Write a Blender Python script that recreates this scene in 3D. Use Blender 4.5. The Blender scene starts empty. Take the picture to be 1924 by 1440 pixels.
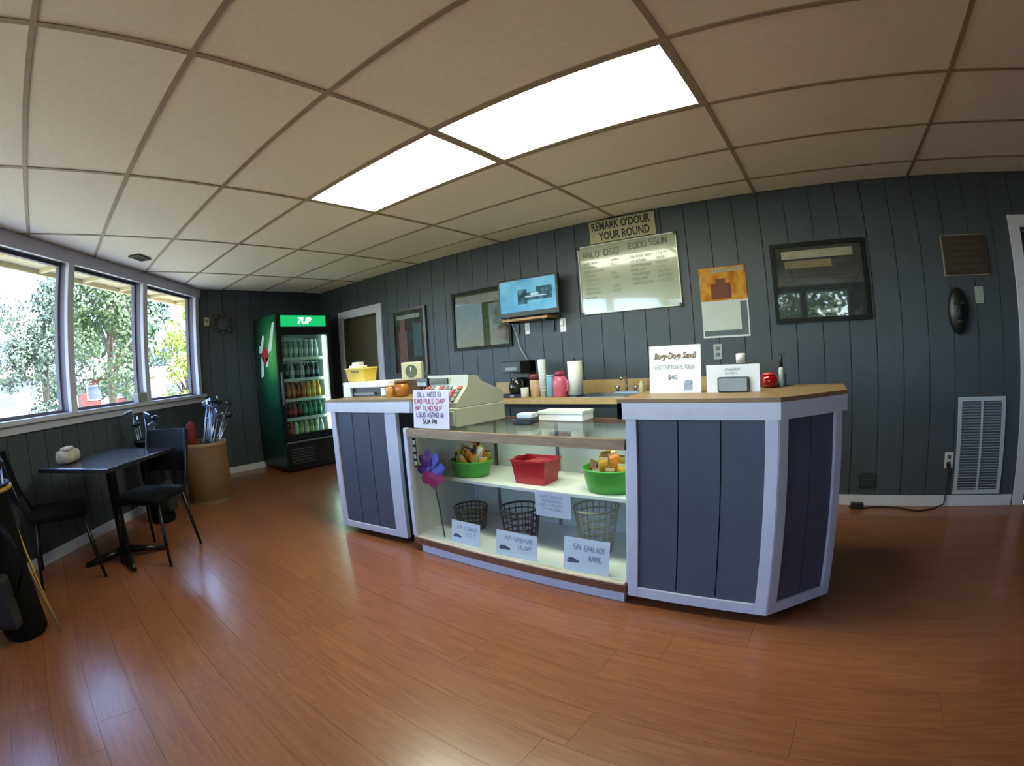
import bpy, bmesh, math, random
from mathutils import Matrix, Vector
random.seed(7)
R = math.radians
SC = bpy.context.scene
COL = SC.collection

# ------------------------------------------------------------------ camera
HC = 1.20
YAW, PITCH, ROLL = R(36.524), R(-2.752), R(-3.651)
cd = bpy.data.cameras.new('camera')
cam = bpy.data.objects.new('camera', cd)
COL.objects.link(cam)
_f = Vector((-math.sin(YAW)*math.cos(PITCH), math.cos(YAW)*math.cos(PITCH), math.sin(PITCH)))
_r = Vector((math.cos(YAW), math.sin(YAW), 0))
_u = _r.cross(_f)
_r2 = math.cos(ROLL)*_r + math.sin(ROLL)*_u
_u2 = -math.sin(ROLL)*_r + math.cos(ROLL)*_u
_m = Matrix((_r2, _u2, -_f)).transposed().to_4x4()
_m.translation = (0, 0, HC)
cam.matrix_world = _m
cd.type = 'PANO'
cd.sensor_fit = 'HORIZONTAL'
cd.sensor_width = 36.0
cd.sensor_height = 36.0*1440/1924
cd.clip_start = 0.05
cd.clip_end = 500
FMM = 899.636*36.0/1924
def setlens(o):
    o.panorama_type = 'FISHEYE_LENS_POLYNOMIAL'
    o.fisheye_fov = R(200)
    o.fisheye_polynomial_k0 = 0
    o.fisheye_polynomial_k1 = -1.0/FMM
    o.fisheye_polynomial_k2 = 0
    o.fisheye_polynomial_k3 = 0.01704/FMM**3
    o.fisheye_polynomial_k4 = 0
try:
    setlens(cd.cycles)
except Exception:
    setlens(cd)
SC.camera = cam

# ------------------------------------------------------------------ sky, sun, exposure
w = bpy.data.worlds.new('sky')
SC.world = w
w.use_nodes = True
nt = w.node_tree
nt.nodes.clear()
sky = nt.nodes.new('ShaderNodeTexSky')
sky.sky_type = 'NISHITA'
sky.sun_disc = False
sky.sun_elevation = R(52)
sky.sun_rotation = R(60)
sky.dust_density = 0.6
sky.ozone_density = 2.0
bg = nt.nodes.new('ShaderNodeBackground')
bg.inputs['Strength'].default_value = 1.4
wo = nt.nodes.new('ShaderNodeOutputWorld')
mixs = nt.nodes.new('ShaderNodeMix')
mixs.data_type = 'RGBA'
mixs.blend_type = 'MULTIPLY'
mixs.inputs['Factor'].default_value = 1.0
mixs.inputs[7].default_value = (1.0, 0.93, 1.0, 1)      # takes the green cast out of the clear sky
nt.links.new(sky.outputs[0], mixs.inputs[6])
nt.links.new(mixs.outputs[2], bg.inputs['Color'])
nt.links.new(bg.outputs[0], wo.inputs['Surface'])
sd = bpy.data.lights.new('sun', 'SUN')
sd.energy = 12.0
sd.angle = R(0.6)
sd.color = (1.0, 0.90, 0.78)
sun = bpy.data.objects.new('sun', sd)
COL.objects.link(sun)
sun.rotation_euler = Vector((-0.62, -0.36, -0.92)).to_track_quat('-Z', 'Y').to_euler()
SC.view_settings.view_transform = 'Standard'
SC.view_settings.look = 'None'
SC.view_settings.exposure = 1.3
SC.view_settings.gamma = 1.0
SC.view_settings.use_curve_mapping = False
LIGHT_E = 9.0          # ceiling diffusers

# ------------------------------------------------------------------ materials
def lin(h):
    h = h.lstrip('#')
    v = [int(h[i:i+2], 16)/255 for i in (0, 2, 4)]
    return tuple(c/12.92 if c <= .04045 else ((c+.055)/1.055)**2.4 for c in v) + (1,)
MATS = {}
def M(name, col='#808080', rough=.5, metal=0.0, var=.12, scale=12, bump=0.0, bscale=60, spec=.5, emit=0, ecol=None, coat=0):
    if name in MATS:
        return MATS[name]
    m = bpy.data.materials.new(name)
    m.use_nodes = True
    n = m.node_tree
    b = n.nodes['Principled BSDF']
    b.inputs['Roughness'].default_value = rough
    b.inputs['Metallic'].default_value = metal
    b.inputs['Specular IOR Level'].default_value = spec
    b.inputs['Coat Weight'].default_value = coat
    tc = n.nodes.new('ShaderNodeTexCoord')
    nz = n.nodes.new('ShaderNodeTexNoise')
    nz.inputs['Scale'].default_value = scale
    nz.inputs['Detail'].default_value = 3
    n.links.new(tc.outputs['Object'], nz.inputs['Vector'])
    rp = n.nodes.new('ShaderNodeValToRGB')
    c = lin(col)
    rp.color_ramp.elements[0].position = .3
    rp.color_ramp.elements[1].position = .7
    rp.color_ramp.elements[0].color = tuple(x*(1-var) for x in c[:3]) + (1,)
    rp.color_ramp.elements[1].color = tuple(min(1, x*(1+var)) for x in c[:3]) + (1,)
    n.links.new(nz.outputs['Fac'], rp.inputs['Fac'])
    n.links.new(rp.outputs['Color'], b.inputs['Base Color'])
    if bump:
        n2 = n.nodes.new('ShaderNodeTexNoise')
        n2.inputs['Scale'].default_value = bscale
        n2.inputs['Detail'].default_value = 4
        n.links.new(tc.outputs['Object'], n2.inputs['Vector'])
        bp = n.nodes.new('ShaderNodeBump')
        bp.inputs['Strength'].default_value = bump
        bp.inputs['Distance'].default_value = .01
        n.links.new(n2.outputs['Fac'], bp.inputs['Height'])
        n.links.new(bp.outputs['Normal'], b.inputs['Normal'])
    if emit:
        b.inputs['Emission Color'].default_value = lin(ecol or col)
        b.inputs['Emission Strength'].default_value = emit
    MATS[name] = m
    return m

def wood(name, c1, c2, rough=.35, axis=0, stretch=14, scale=3.0, rnd=True, coat=0.0, spec=.5):
    if name in MATS:
        return MATS[name]
    m = bpy.data.materials.new(name)
    m.use_nodes = True
    n = m.node_tree
    L = n.links.new
    b = n.nodes['Principled BSDF']
    b.inputs['Roughness'].default_value = rough
    b.inputs['Coat Weight'].default_value = coat
    b.inputs['Coat Roughness'].default_value = .17
    b.inputs['Specular IOR Level'].default_value = spec
    tc = n.nodes.new('ShaderNodeTexCoord')
    mp = n.nodes.new('ShaderNodeMapping')
    s = [stretch]*3
    s[axis] = 1
    mp.inputs['Scale'].default_value = s
    oi = n.nodes.new('ShaderNodeObjectInfo')
    cx = n.nodes.new('ShaderNodeCombineXYZ')
    ml = n.nodes.new('ShaderNodeMath')
    ml.operation = 'MULTIPLY'
    ml.inputs[1].default_value = 37.0 if rnd else 0
    L(oi.outputs['Random'], ml.inputs[0])
    for i in range(3):
        L(ml.outputs[0], cx.inputs[i])
    L(cx.outputs[0], mp.inputs['Location'])
    L(tc.outputs['Object'], mp.inputs['Vector'])
    nz = n.nodes.new('ShaderNodeTexNoise')
    nz.inputs['Scale'].default_value = scale
    nz.inputs['Detail'].default_value = 6
    nz.inputs['Distortion'].default_value = 1.2
    L(mp.outputs[0], nz.inputs['Vector'])
    rp = n.nodes.new('ShaderNodeValToRGB')
    rp.color_ramp.elements[0].position = .32
    rp.color_ramp.elements[1].position = .68
    rp.color_ramp.elements[0].color = lin(c1)
    rp.color_ramp.elements[1].color = lin(c2)
    L(nz.outputs['Fac'], rp.inputs['Fac'])
    hs = n.nodes.new('ShaderNodeHueSaturation')
    mr = n.nodes.new('ShaderNodeMapRange')
    mr.inputs['To Min'].default_value = .93 if rnd else 1
    mr.inputs['To Max'].default_value = 1.06 if rnd else 1
    L(oi.outputs['Random'], mr.inputs['Value'])
    L(mr.outputs[0], hs.inputs['Value'])
    L(rp.outputs['Color'], hs.inputs['Color'])
    L(hs.outputs[0], b.inputs['Base Color'])
    MATS[name] = m
    return m

def glass(name, tint='#f4fbf8', refl=1.0):
    if name in MATS:
        return MATS[name]
    m = bpy.data.materials.new(name)
    m.use_nodes = True
    n = m.node_tree
    n.nodes.clear()
    L = n.links.new
    o = n.nodes.new('ShaderNodeOutputMaterial')
    tr = n.nodes.new('ShaderNodeBsdfTransparent')
    tr.inputs['Color'].default_value = lin(tint)
    gl = n.nodes.new('ShaderNodeBsdfGlossy')
    gl.inputs['Roughness'].default_value = .02
    lw = n.nodes.new('ShaderNodeLayerWeight')     # facing works from both sides of a pane
    lw.inputs['Blend'].default_value = .5
    pw = n.nodes.new('ShaderNodeMath')
    pw.operation = 'POWER'
    pw.inputs[1].default_value = 5.0
    L(lw.outputs['Facing'], pw.inputs[0])
    mm = n.nodes.new('ShaderNodeMath')
    mm.operation = 'MULTIPLY_ADD'
    mm.inputs[1].default_value = .5
    mm.inputs[2].default_value = .035*refl
    L(pw.outputs[0], mm.inputs[0])
    mx = n.nodes.new('ShaderNodeMixShader')
    L(mm.outputs[0], mx.inputs['Fac'])
    L(tr.outputs[0], mx.inputs[1])
    L(gl.outputs[0], mx.inputs[2])
    L(mx.outputs[0], o.inputs['Surface'])
    MATS[name] = m
    return m

def emis(name, col, e):
    if name in MATS:
        return MATS[name]
    m = bpy.data.materials.new(name)
    m.use_nodes = True
    n = m.node_tree
    n.nodes.clear()
    o = n.nodes.new('ShaderNodeOutputMaterial')
    em = n.nodes.new('ShaderNodeEmission')
    em.inputs['Color'].default_value = lin(col)
    em.inputs['Strength'].default_value = e
    n.links.new(em.outputs[0], o.inputs['Surface'])
    MATS[name] = m
    return m

WHITE = M('white_trim_paint', '#c2c2d0', .4, var=.04)
PANEL = M('slate_wall_paint', '#414850', .5, var=.07, scale=6, bump=.15, bscale=90, spec=.3)
GROOVE = M('groove_backing', '#2c3136', .7, var=.05)
CPANEL = M('counter_slate_paint', '#4e5160', .45, var=.06, scale=5, spec=.35)
TILE = M('ceiling_tile_board', '#f4ead6', .9, var=.03, scale=40, bump=.25, bscale=240)
TBAR = M('ceiling_grid_metal', '#9c8a72', .6, var=.05)  # darker than the tiles; shadow along the bars is in the colour
PLANK = wood('laminate_oak', '#74432b', '#885536', .31, axis=0, stretch=13, scale=3.5, coat=.25)
TOPW = wood('counter_laminate', '#70583e', '#8a7050', .45, axis=0, stretch=9, scale=3, rnd=False)
RAILW = wood('brown_wood_rail', '#5b3a26', '#7d5637', .45, axis=0, stretch=9, scale=4, rnd=False)
BLACKM = M('black_metal', '#15161a', .35, metal=.4, var=.1)
BLACKP = M('black_plastic', '#121315', .4, var=.1)
BLACKV = M('black_vinyl', '#0c0d0f', .6, var=.15, bump=.1, spec=.15)
CHROME = M('chrome', '#c9ced6', .18, metal=1.0, var=.04)
PAPER = M('white_paper', '#dcdde2', .8, var=.02)
INK = M('black_ink', '#33343c', .8, var=.02)
WGLASS = glass('window_glass', '#f6fbfa', .8)
CGLASS = glass('display_glass', '#fbfdfc', 1.0)

# ------------------------------------------------------------------ mesh helpers
def box(bm, x0, x1, y0, y1, z0, z1, bev=0.0, mat=None):
    r = bmesh.ops.create_cube(bm, size=1.0)
    vs = r['verts']
    for v in vs:
        v.co = Vector((x0+(v.co.x+.5)*(x1-x0), y0+(v.co.y+.5)*(y1-y0), z0+(v.co.z+.5)*(z1-z0)))
    if bev:
        es = list({e for v in vs for e in v.link_edges})
        r2 = bmesh.ops.bevel(bm, geom=es, offset=bev, segments=2, affect='EDGES', profile=.6)
        vs = r2['verts']
    if mat is not None:
        bmesh.ops.transform(bm, matrix=mat, verts=[v for v in vs if v.is_valid])
    return bm
def B():
    return bmesh.new()
def bx(*a, **k):
    return box(B(), *a, **k)
def frame_axes(d):
    d = d.normalized()
    a = Vector((0, 0, 1)) if abs(d.z) < .9 else Vector((1, 0, 0))
    u = d.cross(a).normalized()
    return u, d.cross(u).normalized()
def tube(bm, pts, r, seg=8, caps=True):
    pts = [Vector(p) for p in pts]
    rr = r if isinstance(r, (list, tuple)) else [r]*len(pts)
    rings = []
    u = None
    for i, p in enumerate(pts):
        d = (pts[min(i+1, len(pts)-1)]-pts[max(i-1, 0)])
        if u is None:
            u, v = frame_axes(d)
        else:
            dn = d.normalized()
            u = (u-dn*u.dot(dn)).normalized()
            v = dn.cross(u)
        rings.append([bm.verts.new(p+(u*math.cos(2*math.pi*k/seg)+v*math.sin(2*math.pi*k/seg))*rr[i]) for k in range(seg)])
    for a, b in zip(rings, rings[1:]):
        for k in range(seg):
            f = bm.faces.new((a[k], a[(k+1) % seg], b[(k+1) % seg], b[k]))
            f.smooth = True
    if caps:
        bm.faces.new(rings[0][::-1])
        bm.faces.new(rings[-1])
    return bm
def lathe(bm, prof, seg=24, cx=0, cy=0, sx=1, sy=1, capb=True, capt=True):
    rings = []
    for r, z in prof:
        rings.append([bm.verts.new((cx+sx*r*math.cos(2*math.pi*k/seg), cy+sy*r*math.sin(2*math.pi*k/seg), z)) for k in range(seg)])
    for a, b in zip(rings, rings[1:]):
        for k in range(seg):
            f = bm.faces.new((a[k], a[(k+1) % seg], b[(k+1) % seg], b[k]))
            f.smooth = True
    if capb:
        bm.faces.new(rings[0][::-1])
    if capt:
        bm.faces.new(rings[-1])
    return bm
def prism(bm, poly, z0, z1):
    a = [bm.verts.new((x, y, z0)) for x, y in poly]
    b = [bm.verts.new((x, y, z1)) for x, y in poly]
    n = len(poly)
    bm.faces.new(a[::-1])
    bm.faces.new(b)
    for k in range(n):
        bm.faces.new((a[k], a[(k+1) % n], b[(k+1) % n], b[k]))
    return bm
def sphere(bm, c, r, seg=12, sc=(1, 1, 1)):
    rr = bmesh.ops.create_uvsphere(bm, u_segments=seg, v_segments=max(6, seg//2+2), radius=r)
    for v in rr['verts']:
        v.co = Vector((c[0]+v.co.x*sc[0], c[1]+v.co.y*sc[1], c[2]+v.co.z*sc[2]))
    for v in rr['verts']:
        for f in v.link_faces:
            f.smooth = True
    return bm
def mesh_of(bm, name, mat):
    bmesh.ops.recalc_face_normals(bm, faces=bm.faces)
    me = bpy.data.meshes.new(name)
    bm.to_mesh(me)
    bm.free()
    for m in (mat if isinstance(mat, (list, tuple)) else [mat]):
        me.materials.append(m)
    return me
def obj(name, bm, mat, parent=None, loc=None, rotz=None):
    me = bm if isinstance(bm, bpy.types.Mesh) else mesh_of(bm, name, mat)
    o = bpy.data.objects.new(name, me)
    COL.objects.link(o)
    if parent:
        o.parent = parent
    if loc is not None:
        o.location = loc
    if rotz is not None:
        o.rotation_euler = (0, 0, rotz)
    return o
def tag(o, label, cat, group=None):
    o['label'] = label
    o['category'] = cat
    if group:
        o['group'] = group
    return o
def thing(name, label, cat, loc=(0, 0, 0), rotz=0, group=None):
    o = bpy.data.objects.new(name, None)
    COL.objects.link(o)
    o.empty_display_size = .05
    o.location = loc
    o.rotation_euler = (0, 0, rotz)
    return tag(o, label, cat, group)
def struct(o, label=None):
    o['kind'] = 'structure'
    if label:
        o['label'] = label
    return o
def sroot(name, label=None, loc=(0, 0, 0), rotz=0):
    o = bpy.data.objects.new(name, None)
    COL.objects.link(o)
    o.location = loc
    o.rotation_euler = (0, 0, rotz)
    return struct(o, label)
def copy_tree(o, parent=None):
    c = o.copy()
    COL.objects.link(c)
    c.parent = parent
    for ch in o.children:
        copy_tree(ch, c)
    return c
def clip(poly, conv):
    out = poly
    n = len(conv)
    for i in range(n):
        ax_, ay = conv[i]
        bx_, by = conv[(i+1) % n]
        inp, out = out, []
        if not inp:
            return []
        ins = lambda p: (bx_-ax_)*(p[1]-ay)-(by-ay)*(p[0]-ax_) >= -1e-9
        for k in range(len(inp)):
            p, q = inp[k-1], inp[k]
            ip, iq = ins(p), ins(q)
            if ip != iq:
                d1 = (bx_-ax_)*(p[1]-ay)-(by-ay)*(p[0]-ax_)
                d2 = (bx_-ax_)*(q[1]-ay)-(by-ay)*(q[0]-ax_)
                t = d1/(d1-d2)
                out.append((p[0]+(q[0]-p[0])*t, p[1]+(q[1]-p[1])*t))
            if iq:
                out.append(q)
    return out
def area(p):
    return abs(sum(p[i-1][0]*p[i][1]-p[i][0]*p[i-1][1] for i in range(len(p))))/2
def text_mesh(txt, size, font_w=1.0, depth=.0006, align='CENTER', shear=0.0, bold=0.0):
    cu = bpy.data.curves.new('lettering', 'FONT')
    cu.body = txt
    cu.size = size
    cu.extrude = depth
    cu.align_x = align
    cu.align_y = 'CENTER'
    cu.shear = shear
    cu.offset = bold
    cu.resolution_u = 2
    t = bpy.data.objects.new('lettering', cu)
    COL.objects.link(t)
    bpy.context.view_layer.update()
    me = bpy.data.meshes.new_from_object(t.evaluated_get(bpy.context.evaluated_depsgraph_get()))
    bpy.data.objects.remove(t)
    for v in me.vertices:
        v.co = Vector((v.co.x*font_w, v.co.y, v.co.z))
    return me
def put_text(txt, size, mat, parent, loc, rot=(math.pi/2, 0, 0), **k):
    me = text_mesh(txt, size, **k)
    me.name = 'lettering'
    me.materials.clear()
    me.materials.append(mat)
    o = bpy.data.objects.new('lettering', me)
    COL.objects.link(o)
    o.parent = parent
    o.location = loc
    o.rotation_euler = rot
    return o
def scrawl(bm, x0, z0, w_, h, y, rng, nlet=None, t=.12):
    """letter-like strokes of unreadable small print, standing in the xz plane"""
    n = nlet or max(2, int(w_/(h*.75)))
    lw = w_/n
    def seg(a, b):
        d = Vector((b[0]-a[0], 0, b[1]-a[1]))
        if d.length < 1e-6:
            return
        p = Vector((-d.z, 0, d.x)).normalized()*h*t*.5
        A = Vector((a[0], y, a[1]))
        C = Vector((b[0], y, b[1]))
        bm.faces.new([bm.verts.new(q) for q in (A-p, C-p, C+p, A+p)])
    G = [[(0, 0, 0, 1), (0, 1, .6, 1), (.6, 1, .6, .5), (.6, .5, 0, .5)], [(0, 0, .3, 1), (.3, 1, .6, 0), (.15, .4, .5, .4)],
         [(0, 0, 0, 1), (0, 1, .6, 1), (0, .5, .5, .5), (0, 0, .6, 0)], [(0, 0, 0, 1), (.6, 0, .6, 1), (0, 1, .6, 0)],
         [(0, 0, .6, 0), (.6, 0, .6, .5), (0, .5, .6, .5), (0, .5, 0, 1), (0, 1, .6, 1)], [(0, 1, .6, 1), (.3, 0, .3, 1)],
         [(0, 0, 0, 1), (0, 0, .6, 0), (.6, 0, .6, 1)], [(0, 0, 0, 1), (0, 0, .55, 0)], [(0, 0, 0, 1), (0, 1, .6, 1), (.6, 1, .6, 0), (0, 0, .6, 0)]]
    for i in range(n):
        g = rng.choice(G)
        for a in g:
            seg((x0+i*lw+a[0]*lw*1.15, z0+a[1]*h), (x0+i*lw+a[2]*lw*1.15, z0+a[3]*h))

# ------------------------------------------------------------------ the room
XE, YB, XR, YF, ZC = -6.20, 3.755, 3.20, -2.90, 2.379
WPx, WPy = -2.2236, -2.1810
AX = Vector((-0.70029, 0.71386, 0))        # along the window wall
WN = Vector((0.71386, 0.70029, 0))         # its inward normal
WROT = math.atan2(AX.y, AX.x)
def SW(s, off, z=0.0):
    return Vector((WPx, WPy, 0))+AX*s+WN*off+Vector((0, 0, z))
S1 = (XE-WPx)/AX.x                         # meets the end wall
S0 = (YF-WPy)/AX.y                         # meets the front wall
pE, pF = SW(S1, 0), SW(S0, 0)
ROOM = [(pE.x, pE.y), (pF.x, pF.y), (XR, YF), (XR, YB), (XE, YB)]

# floor: laminate planks laid along the back wall
floor = struct(obj('floor', prism(B(), ROOM, -.10, -.013), M('subfloor', '#3a2418', .9)), 'glossy orange-brown laminate plank floor')
PL, PW = 1.285, 0.194
full = None
rng = random.Random(3)
y = YF
row = 0
while y < YB:
    x = XE-rng.uniform(.1, 1.2)
    while x < XR:
        rect = [(x+.0006, y+.0006), (x+PL-.0006, y+.0006), (x+PL-.0006, y+PW-.0006), (x+.0006, y+PW-.0006)]
        c = clip(rect, ROOM)
        if len(c) >= 3 and area(c) > .004:
            if abs(area(c)-area(rect)) < 1e-6:
                if full is None:
                    full = mesh_of(box(B(), .0006, PL-.0006, .0006, PW-.0006, -.012, 0), 'plank', PLANK)
                obj('plank', full, PLANK, floor, (x, y, 0))
            else:
                bm = prism(B(), [(a-x, b-y) for a, b in c], -.012, 0)
                obj('plank', bm, PLANK, floor, (x, y, 0))
        x += PL
    y += PW
    row += 1

# ceiling: grid of two by four foot panels
ceiling = struct(obj('ceiling', prism(B(), [(-6.4, 1.7), (-1.6, -3.1), (3.4, -3.1), (3.4, 3.95), (-6.4, 3.95)], ZC+.03, ZC+.12), M('plenum', '#3b352c', .9)),
                 'suspended ceiling of cream panels in a metal grid')
GX0, GY0, TX, TY = -1.58419, -0.24595, 1.2192, .6096
LIGHTS = {(-1, 3), (0, 3)}
tmesh = {}
for j in range(-5, 5):
    for i in range(-6, 8):
        if (j, i) in LIGHTS:
            continue
        x, y = GX0+TX*j, GY0+TY*i
        rect = [(x+.004, y+.004), (x+TX-.004, y+.004), (x+TX-.004, y+TY-.004), (x+.004, y+TY-.004)]
        c = clip(rect, ROOM)
        if len(c) < 3 or area(c) < .004:
            continue
        if abs(area(c)-area(rect)) < 1e-6:
            if 'f' not in tmesh:
                tmesh['f'] = mesh_of(box(B(), .004, TX-.004, .004, TY-.004, .004, .02), 'ceiling_panel', TILE)
            obj('ceiling_panel', tmesh['f'], TILE, ceiling, (x, y, ZC))
        else:
            obj('ceiling_panel', prism(B(), [(a-x, b-y) for a, b in c], .004, .02), TILE, ceiling, (x, y, ZC))
HB = .0125
for j in range(-5, 5):
    x = GX0+TX*j
    c = clip([(x-HB, -4), (x+HB, -4), (x+HB, 4), (x-HB, 4)], ROOM)
    if len(c) >= 3:
        obj('grid_bar', prism(B(), c, ZC-.001, ZC+.006), TBAR, ceiling)
for i in range(-6, 8):
    y = GY0+TY*i
    c = clip([(-8, y-HB), (8, y-HB), (8, y+HB), (-8, y+HB)], ROOM)
    if len(c) >= 3:
        obj('grid_bar', prism(B(), c, ZC-.0012, ZC+.005), TBAR, ceiling)

def boards(parent, fn, length, z0, z1, holes=(), bw=.2032, gap=.006, start=0.0, mat=None):
    """fn(bm,u0,u1,z0,z1) adds one board; holes = (u0,u1,z0,z1) openings"""
    u = start
    while u < length:
        a, b = max(0, u+gap/2), min(length, u+bw-gap/2)
        segs = [(a, b, z0, z1)]
        for h in holes:
            new = []
            for (p, q, lo, hi) in segs:
                if q <= h[0] or p >= h[1]:
                    new.append((p, q, lo, hi))
                    continue
                if p < h[0]:
                    new.append((p, h[0], lo, hi))
                if q > h[1]:
                    new.append((h[1], q, lo, hi))
                m0, m1 = max(p, h[0]), min(q, h[1])
                if lo < h[2]:
                    new.append((m0, m1, lo, h[2]))
                if hi > h[3]:
                    new.append((m0, m1, h[3], hi))
            segs = new
        for (p, q, lo, hi) in segs:
            if q-p > .01 and hi-lo > .01:
                obj('board', fn(p, q, lo, hi), mat or PANEL, parent)
        u += bw

def slab(x0, x1, y0, y1, holes, axis):
    """wall backing with rectangular openings; holes along axis (u0,u1,z0,z1)"""
    bm = B()
    us = sorted({u for h in holes for u in h[:2]})
    lo, hi = (x0, x1) if axis == 0 else (y0, y1)
    cuts = [lo]+[u for u in us if lo < u < hi]+[hi]
    for a, b in zip(cuts, cuts[1:]):
        mid = (a+b)/2
        zs = [(0, ZC+.03)]
        for h in holes:
            if h[0] < mid < h[1]:
                zs = [z for z in ((0, h[2]), (h[3], ZC+.03)) if z[1]-z[0] > .005]
        for z in zs:
            if axis == 0:
                box(bm, a, b, y0, y1, z[0], z[1])
            else:
                box(bm, x0, x1, a, b, z[0], z[1])
    return bm

# back wall with two doorways
D1 = (-5.60, -4.83, 0.0, 1.915)
D2 = (1.705, 2.55, 0.0, 1.965)
wb = struct(obj('wall_back', slab(XE-.12, XR+.12, YB+.012, YB+.13, [D1, D2], 0), GROOVE), 'slate blue vertical board wall behind the counter')
boards(wb, lambda a, b, lo, hi: bx(a+XE, b+XE, YB, YB+.0125, lo, hi), XR-XE, 0.0, ZC, [tuple((h[0]-XE, h[1]-XE, h[2], h[3])) for h in (D1, D2)], start=-.05)
# end wall
we = struct(obj('wall_end', slab(XE-.13, XE-.012, pE.y-.1, YB+.12, [], 1), GROOVE), 'dark slate board wall at the far end')
boards(we, lambda a, b, lo, hi: bx(XE-.0125, XE, a+pE.y, b+pE.y, lo, hi), YB-pE.y, 0, ZC, start=-.08)
# right wall and front wall (out of view)
wr = struct(obj('wall_right', slab(XR+.012, XR+.13, YF-.12, YB+.12, [], 1), GROOVE), 'slate board wall on the right')
boards(wr, lambda a, b, lo, hi: bx(XR, XR+.0125, a+YF, b+YF, lo, hi), YB-YF, 0, ZC)
FW = [(-1.20, -.28, 1.06, 2.27), (-.19, .73, 1.06, 2.27)]
wf = struct(obj('wall_front', slab(pF.x-.1, XR+.12, YF-.13, YF-.012, FW, 0), GROOVE), 'slate board wall behind the viewer with windows')
boards(wf, lambda a, b, lo, hi: bx(a+pF.x, b+pF.x, YF-.0125, YF, lo, hi), XR-pF.x, 0, ZC, [(h[0]-pF.x, h[1]-pF.x, h[2], h[3]) for h in FW])

# window wall, in its own frame: local x along AX, local -y inward
wl = struct(obj('wall_window', B(), GROOVE), 'dark slate board wall below the row of windows')
wl.location = (WPx, WPy, 0)
wl.rotation_euler = (0, 0, WROT)
bm = bmesh.new()
box(bm, S0-.1, S1+.1, .012, .13, 0, 1.0)
box(bm, S0-.1, S1+.1, .012, .13, 2.27, ZC+.03)
PANES = [(-.245, .845), (.925, 2.015), (2.095, 3.185), (3.265, 4.355), (4.435, 5.525)]
edges = [S0-.1]+[v for p in PANES for v in p]+[S1+.1]
JAMB = M('window_jamb_shaded', '#5f5a6b', .5, var=.06)  # darker than the frame: shade on sashes and post sides put into the colour
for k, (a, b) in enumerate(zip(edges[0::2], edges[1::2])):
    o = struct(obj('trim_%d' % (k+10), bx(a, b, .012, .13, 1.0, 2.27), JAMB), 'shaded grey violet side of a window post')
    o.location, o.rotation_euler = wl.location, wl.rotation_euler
mesh = mesh_of(bm, 'wall_window', GROOVE)
wl.data = mesh
boards(wl, lambda a, b, lo, hi: bx(a+S0, b+S0, 0, .0125, lo, hi), S1-S0, 0, .985)
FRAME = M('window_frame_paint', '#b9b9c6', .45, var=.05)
tr = struct(obj('trim_1', bx(S0, S1-.0, -.02, .012, 2.265, ZC-.002), FRAME), 'pale grey header board above the windows')
tr.location, tr.rotation_euler = wl.location, wl.rotation_euler
tr = struct(obj('trim_2', box(bx(S0, S1, -.055, .10, 1.025, 1.06, bev=.004), S0, S1, -.022, .012, .965, 1.025), FRAME), 'pale grey sill running below the windows')
tr.location, tr.rotation_euler = wl.location, wl.rotation_euler
for k, (a, b) in enumerate(PANES):
    wr_ = sroot('window_%d' % (k+1), 'tall fixed window pane in a pale grey frame', (WPx, WPy, 0), WROT)
    fb = B()
    for (p, q) in ((a, a+.02), (b-.02, b)):
        box(fb, p, q, .075, .115, 1.06, 2.27)
    box(fb, a+.02, b-.02, .075, .115, 1.06, 1.085)
    box(fb, a+.02, b-.02, .075, .115, 2.245, 2.27)
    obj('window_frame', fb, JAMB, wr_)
    obj('pane', bx(a+.02, b-.02, .092, .098, 1.085, 2.245), WGLASS, wr_)
for k, s in enumerate([.885, 2.055, 3.225, 4.395, 5.565]):
    m = bx(s-.04, s+.04, -.03, .0118, 1.06, 2.265, bev=.003)
    o = struct(obj('trim_%d' % (k+3), m, FRAME), 'pale grey post between windows')
    o.location, o.rotation_euler = wl.location, wl.rotation_euler
for k, h in enumerate(FW):
    wr_ = sroot('window_%d' % (k+6), 'window behind the viewer', (0, YF, 0))
    fb = B()
    for (p, q) in ((h[0], h[0]+.04), (h[1]-.04, h[1])):
        box(fb, p, q, -.10, .01, 1.06, 2.27)
    box(fb, h[0], h[1], -.10, .01, 1.06, 1.10)
    box(fb, h[0], h[1], -.10, .01, 2.23, 2.27)
    obj('window_frame', fb, FRAME, wr_)
    obj('pane', bx(h[0]+.04, h[1]-.04, -.066, -.06, 1.10, 2.23), WGLASS, wr_)
# baseboards
BBH = .078
struct(obj('baseboard_back', box(box(bx(-4.70, 1.60, YB-.014, YB, 0, BBH), -6.2, -5.78, YB-.014, YB, 0, BBH), 2.66, XR, YB-.014, YB, 0, BBH), WHITE))
struct(obj('baseboard_end', bx(XE, XE+.014, pE.y+.01, YB, 0, BBH), WHITE))
o = struct(obj('baseboard_window', bx(S0, S1, -.014, 0, 0, BBH), WHITE))
o.location, o.rotation_euler = wl.location, wl.rotation_euler
struct(obj('baseboard_front', bx(pF.x, XR, YF, YF+.014, 0, BBH), WHITE))
struct(obj('baseboard_right', bx(XR-.014, XR, YF, YB, 0, BBH), WHITE))

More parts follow.
